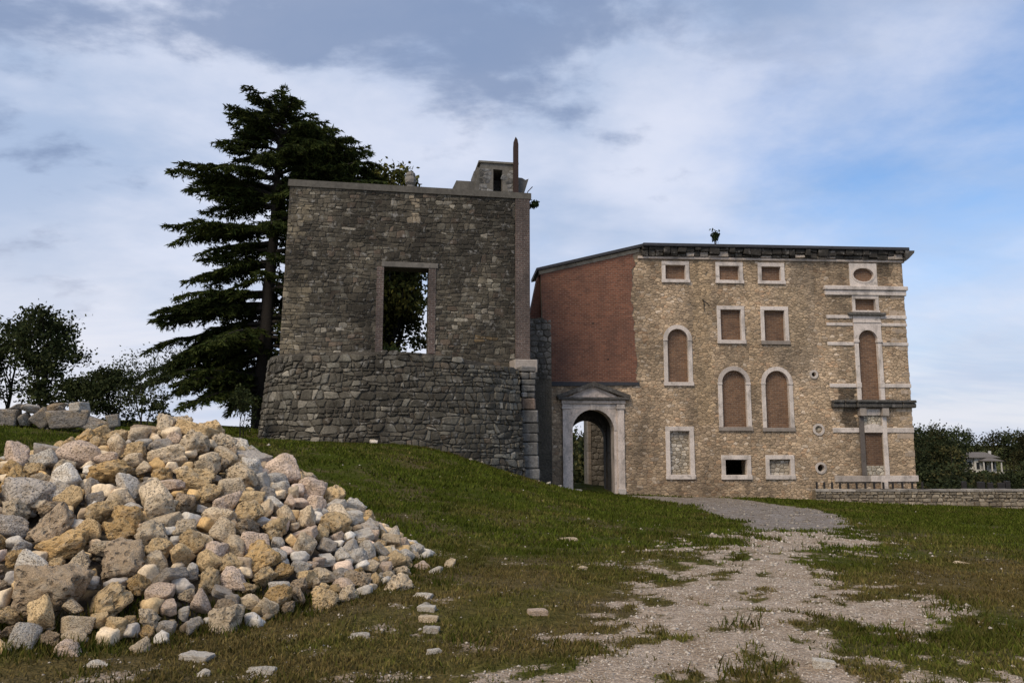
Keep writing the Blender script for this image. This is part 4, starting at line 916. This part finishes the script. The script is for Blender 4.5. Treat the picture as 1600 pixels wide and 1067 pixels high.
# ------------------------------------------------------------------ far woodland and the house on the hillside
def woodland():
    r = random.Random(77); g = np.random.default_rng(77); C = []; S = []; K = []; tk = MB(); crest = []
    spots = []
    for k in range(330): spots.append((r.uniform(42, 150), r.uniform(85, 200)))
    for k in range(90):
        yy = r.uniform(80, 150); spots.append((yy * r.uniform(.02, .16), yy))
    for k in range(50): spots.append((r.uniform(70, 100), r.uniform(150, 178)))
    for x, y in spots:
        z = float(ground(x, y)); h = r.uniform(6.0, 9.0) if y < 140 else r.uniform(8.0, 13.5)
        px = x / y
        if .575 < px < .66 and y < 177 and x > 40: h = min(h, 1.65 - (.0385 + .004 * r.random()) * y - z)
        elif x > 40: h = min(h, 1.65 + np.interp(px, [.50, .54, .58, .62, .68], [.036, .028, .015, .013, .016]) * y * r.uniform(.75, 1.05) - z)
        else: h = min(h + 4, 1.65 + .011 * y * r.uniform(.6, 1.1) - z)
        if h < 1.6: continue
        if 100 < x < 114 and 170 < y < 182: continue
        w = min(h * r.uniform(.32, .46), 3.6); nc = 9; n = 620; cl = np.stack([g.normal(size=nc) * w * .5, g.normal(size=nc) * w * .5, h * (.25 + .68 * g.random(nc))], -1); cl[:, :2] *= (1.25 - .8 * (cl[:, 2:] / h))
        i = g.integers(0, nc, n); C.append(np.array((x, y, z)) + cl[i] + g.normal(size=(n, 3)) * w * .22); S.append(.30 + .32 * g.random(n)); tone = r.uniform(.6, 1.4)
        base = np.array((.034, .042, .018)) if r.random() < .65 else np.array((.060, .056, .022)); K.append(base * tone * (.55 + .9 * g.random(nc))[i][:, None] * (.75 + .5 * g.random((n, 1))))
        tk.tube([(x, y, z - .5), (x + r.uniform(-.4, .4), y, z + h * .8)], [.16, .04], 5)
    o = tag(link('woodland', quads_mesh('woodland', np.concatenate(C), np.concatenate(S), np.concatenate(K), .75, 0, g), None, (M['leaf'],)), 'dark wooded hillside far behind the low wall', 'woodland', None, 'stuff')
    tk.build('trunks', M['bark'], o)
woodland()
def house():
    x, y = 106.8, 176; z = -4.6
    M['render_white'] = material('white_render', (.62, .6, .57), attr=False, var=.12, bump=.1); M['tile_roof'] = material('grey_tile_roof', (.15, .135, .125), attr=False, var=.3, bump=.3); M['glass'] = material('dark_window_glass', (.03, .033, .04), attr=False, var=.1, bump=0, rough=.15, spec=.5)
    t = thing('hillside_house', 'small white house with grey hipped roof among the far trees', 'house', (x, y, z)); t.scale = (.82, .82, .9)
    m = MB(); m.box(-2.6, 3.4, 0, 5, -3, 3.0); m.build('wall', M['render_white'], t); m = MB(); m.box(-4.2, -2.62, .6, 5, -3, 2.9); m.build('wing', M['render_white'], t)
    def hip(x0, x1, y0, y1, z0, h, nm):
        q = MB(); c = (y0 + y1) / 2; q.add([(x0, y0, z0), (x1, y0, z0), (x1, y1, z0), (x0, y1, z0), (x0 + 2.2, c, z0 + h), (x1 - 2.2, c, z0 + h), (x0, y0, z0 - .15), (x1, y0, z0 - .15), (x1, y1, z0 - .15), (x0, y1, z0 - .15)], [(0, 1, 5, 4), (1, 2, 5), (2, 3, 4, 5), (3, 0, 4), (0, 6, 7, 1), (1, 7, 8, 2), (2, 8, 9, 3), (3, 9, 6, 0), (6, 9, 8, 7)]); return q.build(nm, M['tile_roof'], t)
    rf = hip(-5, 4.2, -.8, 5.8, 3.15, 1.25, 'roof'); hip(-1.6, 4.0, -2.6, 1.2, 2.35, .7, 'porch_roof')
    m = MB(); m.box(3.0, 3.5, 2, 2.5, 3.4, 4.7); m.build('chimney', M['render_white'], rf)
    for u in (-1.3, .9, 3.5): m = MB(); m.box(u - .14, u + .14, -2.3, -2.0, -1.5, 2.2); m.build('porch_column', M['render_white'], t)
    for u0, u1, z0, z1, d in ((-3.8, -3.0, .9, 2.1, .59), (-2.1, -1.2, .2, 1.9, -.01), (-.4, .7, -.4, 1.9, -.01), (1.7, 2.9, .3, 1.9, -.01), (-2.2, -1.0, -2.4, -1.0, -.01), (.5, 2.4, -2.4, -1.0, -.01)):
        w = MB(); w.box(u0 - .1, u1 + .1, d - .05, d + .03, z0 - .1, z1 + .1); wo = w.build('window', M['render_white'], t); q = MB(); q.box(u0, u1, d - .09, d - .055, z0, z1); q.build('pane', M['glass'], wo)
    m = MB(); m.box(-1.9, 4.0, -2.6, -.02, -1.62, -1.45); m.build('terrace', M['render_white'], t)
    for k in range(12): m = MB(); m.box(-1.8 + k * .5, -1.74 + k * .5, -2.55, -2.5, -1.44, -.6); m.build('baluster', M['render_white'], t)
    m = MB(); m.box(-1.9, 4.0, -2.57, -2.48, -.6, -.5); m.build('handrail', M['render_white'], t)
house()

# ------------------------------------------------------------------ rocks
_heap = heap
_ico = {}
def rock_mesh(kind, seed, sub=4):
    """a polytope of random faces with softened edges, roughened by noise"""
    import bmesh
    r = random.Random(seed); g = np.random.default_rng(seed); bm = bmesh.new(); bmesh.ops.create_icosphere(bm, subdivisions=sub, radius=1.0); me = bpy.data.meshes.new('rock_' + kind); bm.to_mesh(me); bm.free()
    off = Vector((r.uniform(-50, 50), r.uniform(-50, 50), r.uniform(-50, 50)))
    n, lo, hi, p = {'angular': (10, .50, 1.0, 34), 'rounded': (12, .66, 1.0, 13), 'tufa': (10, .56, 1.0, 20), 'block': (3, .95, 1.15, 34), 'slab': (5, .85, 1.1, 30)}[kind]
    N = g.normal(size=(n, 3)); N /= np.linalg.norm(N, axis=1)[:, None]; Cc = g.uniform(lo, hi, n)
    ax = np.concatenate([np.eye(3), -np.eye(3)]) + g.normal(size=(6, 3)) * (.06 if kind in ('block', 'slab') else .28); ax /= np.linalg.norm(ax, axis=1)[:, None]
    N = np.concatenate([N, ax]); Cc = np.concatenate([Cc, g.uniform(.62, .72, 6) if kind in ('block', 'slab') else g.uniform(.75, 1.0, 6)])
    co = np.empty(len(me.vertices) * 3, np.float32); me.vertices.foreach_get('co', co); co = co.reshape(-1, 3).astype(float); D = co / np.linalg.norm(co, axis=1)[:, None]
    t = np.maximum(D @ N.T, 0) / Cc; rad = (t ** p).sum(1) ** (-1 / p); a = {'angular': .070, 'rounded': .045, 'tufa': .13, 'block': .030, 'slab': .035}[kind]
    for i in range(len(co)):
        d = Vector(D[i]); q = d * (rad[i] * 2.0) + off; h = 1.3 * mnoise.noise(q * .9) + mnoise.noise(q * 1.7) + .55 * mnoise.noise(q * 3.9) + .34 * mnoise.noise(q * 8.3)
        if kind == 'tufa':
            h += .5 * abs(mnoise.noise(q * 5.5)) + .35 * mnoise.noise(q * 12)
            for w in (3.0, 6.2): h -= max(0, mnoise.noise(q * w + Vector((9, 3, 1))) - .15) * 2.2 / (1 + w * .12)
        else: h += .2 * abs(mnoise.noise(q * 6.5))
        rad[i] += a * h
    co = D * rad[:, None]; co /= np.abs(co).max(0); me.vertices.foreach_set('co', co.astype(np.float32).ravel())
    me.polygons.foreach_set('use_smooth', [True] * len(me.polygons)); me.materials.append(M['tufa'] if kind == 'tufa' else M['limestone']); me.update(); return me
ROCK = {k: [rock_mesh(k, 100 + i * 7 + len(k) * 31) for i in range(n)] for k, n in (('angular', 8), ('rounded', 6), ('tufa', 9), ('block', 4), ('slab', 3))}
PAL = {'pale grey': (.60, .54, .46), 'chalky white': (.76, .68, .57), 'cream': (.74, .58, .39), 'ochre': (.66, .43, .19), 'honey': (.72, .51, .27), 'pinkish': (.70, .53, .40), 'brownish': (.50, .37, .24), 'grey': (.46, .40, .335)}
ROCKS = []; taken = {}
def add_rock(x, y, z, sx, sy, sz, kind, cname, yaw=None, tilt=None, label=None, group='stones of the rubble heap', cat='rock', name='rock', r=rnd):
    o = bpy.data.objects.new(name, r.choice(ROCK[kind])); COL.objects.link(o); o.location = (x, y, z); o.scale = (sx / 2, sy / 2, sz / 2)
    o.rotation_euler = (r.gauss(0, .42), r.gauss(0, .42), r.uniform(0, 6.28) if yaw is None else yaw) if tilt is None else (tilt[0], tilt[1], yaw or 0)
    c = mul3(PAL[cname], r.uniform(.92, 1.25)); o.color = (*c, 1)
    o['category'] = cat; o['group'] = group
    if label: o['label'] = label
    ROCKS.append((o, x, y, z, max(sx, sz), kind, cname)); return o
def hz(x, y): return np.maximum(terr(x, y), heap(x, y))
def build_heap():
    r = random.Random(99); placed = []
    gx = np.arange(-9.0, .6, .04); gy = np.arange(5.0, 13.0, .04); GX, GY = np.meshgrid(gx, gy); TT = terr(GX, GY).tolist(); HH = _heap(GX, GY).tolist()
    def look(T, x, y):
        a = (x + 9.0) / .04; b = (y - 5.0) / .04; i = int(a); j = int(b); fx = a - i; fy = b - j
        return (T[j][i] * (1 - fx) + T[j][i + 1] * fx) * (1 - fy) + (T[j + 1][i] * (1 - fx) + T[j + 1][i + 1] * fx) * fy
    heap = lambda x, y: look(HH, x, y) if isinstance(x, float) else _heap(x, y)
    terr_ = lambda x, y: look(TT, x, y)
    hz = lambda x, y: max(heap(x, y), terr_(x, y))
    HERO = [(-4.14, 7.04, .79, .62, 'tufa', 'brownish'), (-3.73, 7.54, .67, .50, 'tufa', 'brownish'), (-3.57, 7.06, .60, .38, 'tufa', 'honey'), (-5.36, 8.56, .66, .48, 'angular', 'grey'), (-5.34, 9.61, .62, .44, 'rounded', 'pinkish'), (-4.75, 9.21, .62, .38, 'tufa', 'ochre'),
            (-4.53, 7.42, .38, .33, 'rounded', 'chalky white'), (-3.97, 6.49, .28, .30, 'rounded', 'pale grey'), (-3.54, 6.37, .31, .25, 'angular', 'pinkish'), (-3.0, 6.47, .24, .17, 'angular', 'cream'), (-2.79, 7.85, .40, .38, 'angular', 'pinkish'), (-2.61, 7.21, .40, .38, 'tufa', 'cream'),
            (-2.67, 8.33, .42, .50, 'tufa', 'ochre'), (-4.09, 8.30, .40, .38, 'tufa', 'ochre'), (-3.08, 9.07, .53, .36, 'tufa', 'honey'), (-4.35, 10.7, .58, .24, 'block', 'honey'), (-5.0, 10.55, .42, .2, 'slab', 'brownish'), (-3.60, 10.7, .60, .16, 'slab', 'grey'), (-1.95, 8.16, .37, .32, 'tufa', 'honey'),
            (-1.27, 8.95, .42, .28, 'tufa', 'cream'), (-4.44, 7.76, .59, .32, 'tufa', 'ochre'), (-2.34, 7.65, .28, .24, 'angular', 'cream'), (-3.49, 7.75, .32, .25, 'angular', 'cream'), (-3.3, 8.8, .43, .35, 'angular', 'cream'), (-3.31, 8.14, .34, .38, 'tufa', 'honey'), (-3.25, 7.34, .31, .20, 'rounded', 'pinkish'),
            (-5.08, 8.0, .40, .28, 'angular', 'grey'), (-5.22, 10.19, .38, .29, 'tufa', 'honey'), (-2.3, 8.6, .30, .22, 'angular', 'pale grey'), (-1.73, 8.87, .34, .28, 'tufa', 'brownish'), (-1.73, 8.38, .29, .29, 'tufa', 'cream'), (-3.02, 10.2, .28, .25, 'rounded', 'chalky white'), (-2.59, 9.89, .30, .21, 'angular', 'pale grey'), (-.95, 9.9, .24, .16, 'rounded', 'chalky white'), (-.82, 10.3, .26, .16, 'angular', 'cream'), (-1.15, 10.2, .27, .2, 'angular', 'pinkish'), (-1.35, 9.7, .3, .22, 'tufa', 'cream'), (-1.5, 10.15, .3, .22, 'angular', 'pale grey')]
    def near(x, y, z, s, k=.36):
        for (a, b, c, q) in placed:
            if (x - a) ** 2 + (y - b) ** 2 + ((z - c) * 1.2) ** 2 < (k * (s + q)) ** 2: return True
        return False
    for x, y, w, h, kind, c in HERO:
        w *= .88; h *= .88; z = float(hz(x, y)) + h * .18; add_rock(x, y, z, w, w * r.uniform(.75, .95), h, kind, c, r=r, tilt=(r.gauss(0, .15), r.gauss(0, .15)) if kind in ('slab', 'block') else None, yaw=r.uniform(-.5, .5)); placed.append((x, y, z, w))
    def choose(x, y):
        right = float(sstep(-3.6, -2.2, x)) * float(sstep(8.4, 9.6, y)); q = r.random()
        if q < .55 * right: return r.choice(['angular', 'angular', 'rounded', 'slab']), r.choice(['pale grey', 'chalky white', 'pale grey', 'cream', 'pinkish'])
        q = r.random()
        if q < .40: return 'tufa', r.choice(['ochre', 'honey', 'honey', 'brownish', 'cream'])
        if q < .78: return 'angular', r.choice(['cream', 'pinkish', 'cream', 'pale grey', 'honey', 'grey'])
        if q < .92: return 'rounded', r.choice(['chalky white', 'pinkish', 'pale grey', 'cream'])
        return r.choice(['slab', 'block']), r.choice(['pale grey', 'cream', 'grey'])
    tries = 0
    sizes = [(.38, .52)] * 62 + [(.29, .40)] * 150 + [(.22, .30)] * 50
    for lo, hi in sizes:
        for q in range(90):
            x = r.uniform(-6.9, -.7); y = r.uniform(6.2, 11.2); H = float(heap(x, y)) - terr_(x, y)
            if H < .02 or x < -.69 * y - .4: continue
            k = .6 + .4 * min(1, H / .6)
            if x > -2.2: k *= .92
            s = r.uniform(lo, hi) * k; kind, c = choose(x, y); h = s * (r.uniform(.6, .92) if kind != 'slab' else .38); z = float(hz(x, y)) + h * .22
            if near(x, y, z, s): continue
            add_rock(x, y, z, s, s * r.uniform(.65, .95), h, kind, c, r=r); placed.append((x, y, z, s)); break
    # rubble filling: the core of the heap and thousands of fist-sized stones
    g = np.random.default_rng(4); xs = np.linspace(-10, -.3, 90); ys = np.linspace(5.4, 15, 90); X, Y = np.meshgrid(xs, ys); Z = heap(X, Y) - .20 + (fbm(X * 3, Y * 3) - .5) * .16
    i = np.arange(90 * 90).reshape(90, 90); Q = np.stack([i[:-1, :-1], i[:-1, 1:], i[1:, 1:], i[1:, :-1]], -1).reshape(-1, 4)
    me = np_mesh('core', np.stack([X, Y, Z], -1).reshape(-1, 3), Q, np.tile((.10, .08, .058), (90 * 90, 1)), 4);  # core coloured dark to paint the shade in gaps between rocks
    root = thing('rubble_filling', 'small rubble filling the gaps of the pale stone heap', 'rubble', (0, 0, 0)); root['kind'] = 'stuff'
    tag(link('heap_core', me, root, (M['rubble'],)), kind='stuff')
    import bmesh
    bm = bmesh.new(); bmesh.ops.create_icosphere(bm, subdivisions=2, radius=1); bv = np.array([v.co[:] for v in bm.verts]); bf = np.array([[v.index for v in f.verts] for f in bm.faces]); bm.free()
    lib = []
    for k in range(14):
        n = g.normal(size=(13, 3)); n /= np.linalg.norm(n, axis=1)[:, None]; n = np.concatenate([n, np.eye(3), -np.eye(3)]); c = np.r_[g.uniform(.5, 1.0, 13), np.full(6, 1.0)]
        tt = np.maximum(bv @ n.T, 0) / c; lib.append(bv * (((tt ** 24).sum(1)) ** (-1 / 24))[:, None] * (1 + .035 * g.normal(size=(len(bv), 1))) * 1.25)
    VS = []; FS = []; CS = []; o = 0; cnt = 0; names = list(PAL); lib3 = []
    for k in range(16):
        m = rock_mesh(['angular', 'tufa', 'angular', 'tufa', 'rounded', 'angular', 'block', 'angular'][k % 8], 900 + k, 3); co = np.empty(len(m.vertices) * 3, np.float32); m.vertices.foreach_get('co', co)
        fi = np.empty(len(m.polygons) * 3, np.int32); m.polygons.foreach_get('vertices', fi); lib3.append((co.reshape(-1, 3).astype(float), fi.reshape(-1, 3))); bpy.data.meshes.remove(m)
    for lo, hi, want, deep in ((.16, .27, 420, 0), (.05, .10, 900, .08)):
        cnt = 0; tries = 0
        while cnt < want and tries < 30000:
            tries += 1; x = r.uniform(-7.5, -.55); y = r.uniform(5.9, 11.6); H = float(heap(x, y)) - terr_(x, y)
            if H < -.05 or (H < .0 and r.random() < .8): continue
            s = r.uniform(lo, hi) ; z = float(hz(x, y)) + s * .12 - deep * (H > .12)
            if not deep:
                if near(x, y, z, s, .33): continue
                placed.append((x, y, z, s))
            a, b2 = r.uniform(0, 6.28), r.gauss(0, .4); Rm = np.array(Matrix.Rotation(a, 3, 'Z') @ Matrix.Rotation(b2, 3, 'X'))
            v, f = lib3[r.randrange(16)] if not deep else (lib[r.randrange(14)], bf)
            VS.append((v * np.array((1, r.uniform(.65, .95), r.uniform(.55, .85))) * s * .5) @ Rm.T + np.array((x, y, z))); FS.append(f + o); o += len(v)
            c = np.array(PAL[choose(x, y)[1]]) * (r.uniform(.78, 1.15) if not deep else r.uniform(.28, .6)); CS.append(np.tile(c, (len(v), 1))); cnt += 1  # deep stones get darker colours as painted crevice shade
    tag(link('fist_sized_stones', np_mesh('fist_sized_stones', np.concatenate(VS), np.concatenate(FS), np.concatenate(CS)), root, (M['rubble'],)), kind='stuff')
    # what sets each rock apart
    same = {}
    for (ob, x, y, z, s, kind, c) in ROCKS:
        H = float(heap(x, y) - terr_(x, y)); px = x / y
        lev = 'at foot of' if H < .18 else 'low on' if H < .5 else 'halfway up' if H < .95 else 'high on' if H < 1.4 else 'on top of'
        side = 'far left end' if px < -.56 else 'left flank' if px < -.45 else 'centre' if px < -.34 else 'right shoulder' if px < -.22 else 'right tail'
        sz = 'very large' if s > .55 else 'large' if s > .36 else 'medium' if s > .26 else 'smallish' if s > .19 else 'small'
        sh = {'tufa': 'pitted', 'angular': 'angular', 'rounded': 'rounded', 'block': 'squared', 'slab': 'slab-like'}[kind]
        same.setdefault(f"{sz} {c} {sh} rock {lev} the heap's {side}", []).append((px, ob))
    nth = ['first', 'second', 'third', 'fourth', 'fifth', 'sixth', 'seventh', 'eighth']; cnts = ['one', 'two', 'three', 'four', 'five', 'six', 'seven', 'eight']
    for lab, L_ in same.items():
        for i, (px, ob) in enumerate(sorted(L_, key=lambda q: q[0])):
            ob['label'] = lab if len(L_) == 1 else f'{lab}, {nth[min(i, 7)]} from left'
build_heap()
# flat stones lying in the turf
def turf_stones():
    r = random.Random(17); L_ = [(.92, 13.3, .42, .26, 'cream', 'largest pale flat stone in the grass left of the path'), (.94, 10.55, .26, .2, 'cream', 'smaller pale flat stone nearer than the big one in the grass'),
        (-.96, 8.53, .22, .14, 'chalky white', 'topmost flat white stone of the row leading down from the heap tail'), (-.88, 8.1, .18, .1, 'pale grey', 'second flat stone in the row below the heap tail'), (-.83, 7.8, .2, .12, 'chalky white', 'third flat stone in the row below the heap tail'),
        (-.78, 7.45, .2, .11, 'cream', 'fourth flat stone in the row below the heap tail'), (-.71, 7.06, .16, .1, 'pale grey', 'fifth flat stone in the row below the heap tail'), (-.62, 6.43, .15, .1, 'chalky white', 'last flat stone of the row, near the lower picture edge'),
        (-1.31, 6.84, .2, .12, 'chalky white', 'flat white stone in worn turf right of the heap foot'), (-1.85, 5.9, .24, .13, 'chalky white', 'flat white stone at the lower edge below the heap'), (-2.2, 5.75, .16, .1, 'chalky white', 'chalky stone at lower edge left of another white one'),
        (-2.45, 6.25, .28, .16, 'pale grey', 'pale flat stone half sunk in grass before the heap foot'), (-3.1, 6.0, .22, .12, 'chalky white', 'small white flat stone in front of the heap at lower left'), (.25, 7.7, .2, .12, 'pinkish', 'pinkish flat stone in the turf at the left path edge'), (2.35, 6.05, .18, .1, 'chalky white', 'white stone in the gravel corner at the lower right'), (6.9, 12.2, .3, .16, 'cream', 'cream flat stone in the dry grass right of the path')]
    for x, y, a, b, c, lab in L_:
        o = add_rock(x, y, float(ground(x, y)) + .005, a, b, .09, r.choice(['slab', 'angular']), c, yaw=r.uniform(-.4, .4), tilt=(0, 0), label=lab, group='flat stones in the turf', cat='stone', name='flat_stone', r=r)
    add_rock(3.0, 37.4, float(ground(3.0, 37.4)) + .06, .75, .4, .16, 'slab', 'chalky white', yaw=.1, tilt=(0, 0), label='white slab lying on the grass before the portal', group='slabs by the portal', cat='stone', name='stone_slab', r=r)
    add_rock(-5.3, 29.75, float(ground(-5.3, 29.75)) + .1, .5, .3, .3, 'angular', 'chalky white', label='white stone lying at the foot of the bastion', group='stones at the bastion foot', cat='stone', name='loose_stone', r=r)
    for k, (px, py) in enumerate(((-1.6, 30.4), (-1.2, 30.75), (1.55, 33.0), (2.1, 34.2), (2.6, 36.0))): add_rock(px, py, float(ground(px, py)) + .05, .3, .25, .2, 'angular', 'pale grey', label=['pale stone where the bastion foot starts to drop', 'grey stone just right of where bastion foot drops', 'pale stone before the bastion end buttress', 'pale stone on the slope below the end buttress', 'pale stone nearest the portal on the grassy slope'][k], group='stones at the bastion foot', cat='stone', name='loose_stone', r=r)
    # pile of grey cut blocks on the bank
    B = [(-13.45, -12.88, 2.03, 2.50, .05, 'block', 'left end grey block at the picture edge'), (-12.95, -12.58, 2.02, 2.40, .45, 'angular', 'small grey stone second from the left edge'), (-12.55, -12.12, 2.02, 2.48, -.75, 'block', 'tilted grey block leaning left of the long one'), (-12.08, -11.08, 2.0, 2.46, .07, 'block', 'long grey block in the middle of the block pile'), (-11.5, -11.2, 2.44, 2.68, .15, 'block', 'small pale block lying on the long grey block'),
         (-11.35, -10.50, 1.90, 2.26, -.30, 'slab', 'sloping grey slab at the right end of the block pile'), (-10.66, -10.36, 2.02, 2.36, .25, 'block', 'small upright block behind the sloping slab'), (-12.8, -12.35, 2.40, 2.64, -.25, 'angular', 'pale stone on top between the left blocks'), (-12.30, -11.85, 2.42, 2.66, .3, 'angular', 'brownish stone on top beside the pale one'), (-11.95, -11.6, 2.42, 2.62, -.2, 'angular', 'small grey stone on top left of the pale block'), (-13.2, -12.75, 2.45, 2.66, .2, 'angular', 'rough grey stone on top of the leftmost block'), (-10.95, -10.6, 1.95, 2.1, .1, 'slab', 'thin pale slab below the sloping grey slab')]
    for k, (x0, x1, z0, z1, tl, kd, lab) in enumerate(B):
        yy = 20.1 + .12 * (k % 3) + (.25 if k == 6 else 0) - (.3 if k == 11 else 0)
        o = add_rock((x0 + x1) / 2, yy, (z0 + z1) / 2, (x1 - x0) * 1.08, .55, (z1 - z0) * 1.1, kd, ['grey', 'pale grey', 'grey', 'grey', 'chalky white', 'grey', 'pale grey', 'pale grey', 'brownish', 'grey', 'grey', 'pale grey'][k], yaw=r.uniform(-.4, .4), tilt=(r.uniform(-.15, .15), -tl), label=lab, group='grey cut blocks piled on the bank', cat='stone block', name='cut_block', r=r)
        o.color = (*(c * .62 for c in o.color[:3]), 1)
turf_stones()

# ------------------------------------------------------------------ turf and gravel (too many to count)
ARCP = np.vstack([ARC, [(1.2, 34.2), (1.0, 37), (-10.5, 37)]])
def free_ground(x, y):
    k = (heap(x, y) < terr(x, y) + .03) & (poly_sd(ARCP, x, y) < -.12) & (y < 39.85 + (x - 4) * .07) & ~((x > .2) & (x < 1.3) & (y > 32.4) & (y < 36))
    k &= ~((x > 15.3) & (y > 39.95)); return k
def grass():
    g = np.random.default_rng(9); VS = []; TS = []; CS = []; o = 0
    for y0, y1, dens, h, w, seg in ((3.3, 7, 3600, .050, .0065, 2), (7, 12, 1900, .058, .009, 1), (12, 20, 700, .070, .016, 1), (20, 30, 300, .085, .026, 1), (30, 42, 170, .10, .036, 1)):
        A = .76 * (y1 ** 2 - y0 ** 2); n = int(A * dens); y = np.sqrt(g.uniform(y0 ** 2, y1 ** 2, n)); x = g.uniform(-1, 1, n) * .76 * y
        b, gy = bare_mask(x, y); n2 = fbm(x * 5 + 3, y * 5, 3); thin = .22 + .78 * sstep(.36, .54, fbm(x * .9 + 31, y * .9 + 4, 4)); keep = (g.random(n) < (1 - b) ** 1.3 * (.35 + .9 * n2) * thin) & free_ground(x, y); x, y, b, n2 = x[keep], y[keep], b[keep], n2[keep]; n = len(x)
        z = ground(x, y) - .006; d = dryness(x, y); hh = .76 * h * (.45 + 1.1 * g.random(n)) * (.55 + .9 * n2) * (1.15 - .35 * d); a = g.uniform(0, 6.283, n); lean = g.uniform(.1, .9, n) * hh; t = g.uniform(0, 6.283, n)
        P = np.stack([x, y, z], -1); W = np.stack([np.cos(a), np.sin(a), 0 * a], -1) * (w * (.6 + .8 * g.random(n)))[:, None]; T = P + np.stack([np.cos(t) * lean, np.sin(t) * lean, hh], -1)
        dd = np.clip(d * .95 + g.normal(size=n) * .20, 0, 1)[:, None]; c = (np.array((.074, .094, .013)) * (1 - dd) + np.array((.165, .122, .046)) * dd) * (.6 + .8 * g.random((n, 1))) * (.62 + .7 * fbm(x * 1.3 + 11, y * 1.3, 3))[:, None]
        if seg == 2:
            Mi = P * .5 + T * .5 + np.stack([0 * x, 0 * x, hh * .12], -1); V = np.stack([P - W, P + W, Mi + W * .7, Mi - W * .7, T], 1).reshape(-1, 3); k = np.arange(n)[:, None] * 5
            F = np.concatenate([k + np.array([[0, 1, 2]]), k + np.array([[0, 2, 3]]), k + np.array([[3, 2, 4]])]); m = 5
        else: V = np.stack([P - W, P + W, T], 1).reshape(-1, 3); F = np.arange(3 * n).reshape(-1, 3); m = 3
        VS.append(V); TS.append(F + o); CS.append(np.repeat(c, m, 0)); o += len(V)
    # longer tufts: along the foot of the heap, in the path, by the walls
    r = random.Random(1); cen = []
    while len(cen) < 420:
        q = r.random()
        if q < .45:
            x = r.uniform(-4.6, -.5); y = r.uniform(5.4, 10.8); H = float(heap(x, y) - terr(x, y))
            if not -.12 < H < .20: continue
        elif q < .8:
            y = r.uniform(4.5, 16); x = r.uniform(-.6, .7) * y
            if not .02 < float(bare_mask(np.array([x]), np.array([y]))[0][0]) < .6 or float(heap(x, y)) > float(terr(x, y)): continue
        else:
            u = r.uniform(2.5, ATOT); p = arc(u, 1.0, .35); x, y = p[0], p[1] - r.uniform(0, .15)
        cen.append((x, y, r.uniform(.05, .16), r.uniform(.06, .14)))
    cen = np.array(cen); n = 60; X = np.repeat(cen[:, 0], n) + g.normal(size=len(cen) * n) * np.repeat(cen[:, 2], n); Y = np.repeat(cen[:, 1], n) + g.normal(size=len(cen) * n) * np.repeat(cen[:, 2], n); hh = np.repeat(cen[:, 3], n) * (.35 + .8 * g.random(len(X)))
    Z = np.maximum(ground(X, Y), heap(X, Y) - .05) - .01; a = g.uniform(0, 6.283, len(X)); t = g.uniform(0, 6.283, len(X)); ln = hh * g.uniform(.1, .8, len(X)); P = np.stack([X, Y, Z], -1); W = np.stack([np.cos(a), np.sin(a), 0 * a], -1) * .006 * (1 + Y[:, None] * .06); T = P + np.stack([np.cos(t) * ln, np.sin(t) * ln, hh], -1)
    dd = np.clip(g.normal(size=len(X)) * .25 + np.repeat(g.random(len(cen)) * .7, n), 0, 1)[:, None]; c = (np.array((.050, .068, .009)) * (1 - dd) + np.array((.14, .10, .034)) * dd) * (.55 + .8 * g.random((len(X), 1)))
    VS.append(np.stack([P - W, P + W, T], 1).reshape(-1, 3)); TS.append(np.arange(3 * len(X)).reshape(-1, 3) + o); CS.append(np.repeat(c, 3, 0))
    tag(link('grass', np_mesh('grass', np.concatenate(VS), np.concatenate(TS), np.concatenate(CS)), None, (M['grass'],)), 'short patchy grass on the slope and beside the path', 'grass', None, 'stuff')
grass()
def gravel():
    g = np.random.default_rng(21); base = np.array([(1, 0, 0), (0, 1, 0), (-1, 0, 0), (0, -1, 0), (0, 0, 1), (0, 0, -1)], float); F0 = np.array([(0, 1, 4), (1, 2, 4), (2, 3, 4), (3, 0, 4), (1, 0, 5), (2, 1, 5), (3, 2, 5), (0, 3, 5)]); XS = []
    for y0, y1, dens, s in ((3.6, 7, 1100, .010), (7, 11, 480, .014), (11, 18, 130, .022), (18, 40, 12, .04)):
        n = int(.76 * (y1 ** 2 - y0 ** 2) * dens); y = np.sqrt(g.uniform(y0 ** 2, y1 ** 2, n)); x = g.uniform(-.76, .76, n) * y; b, gy = bare_mask(x, y); k = (g.random(n) < b ** 1.5 * .9 + .022) & free_ground(x, y)
        x, y, b, gy = x[k], y[k], b[k], gy[k]; XS.append(np.stack([x, y, s * (.4 + 1.0 * g.random(len(x)) ** 2.2 + (g.random(len(x)) < .02) * .9), gy], -1))
    Q = np.concatenate(XS); n = len(Q); V = base[None] * (1 + .35 * g.normal(size=(n, 6, 1))) * np.stack([1 + .4 * g.random(n), .7 + .4 * g.random(n), .5 + .3 * g.random(n)], -1)[:, None] * Q[:, 2][:, None, None]
    a = g.uniform(0, 6.283, n); ca, sa = np.cos(a)[:, None], np.sin(a)[:, None]; V = np.stack([V[..., 0] * ca - V[..., 1] * sa, V[..., 0] * sa + V[..., 1] * ca, V[..., 2]], -1) + np.stack([Q[:, 0], Q[:, 1], ground(Q[:, 0], Q[:, 1]) + Q[:, 2] * .15], -1)[:, None]
    F = (F0[None] + 6 * np.arange(n)[:, None, None]).reshape(-1, 3); h = g.random((n, 1)); c = (np.array((.38, .315, .25)) * (1 - h) + np.array((.54, .475, .40)) * h) * (.6 + .6 * g.random((n, 1))); c = c * (1 - .35 * Q[:, 3:4])
    tag(link('gravel', np_mesh('gravel', V.reshape(-1, 3), F, np.repeat(c, 6, 0)), None, (M['gravel'],)), 'pale crushed limestone gravel scattered over the path', 'gravel', None, 'stuff')
gravel()
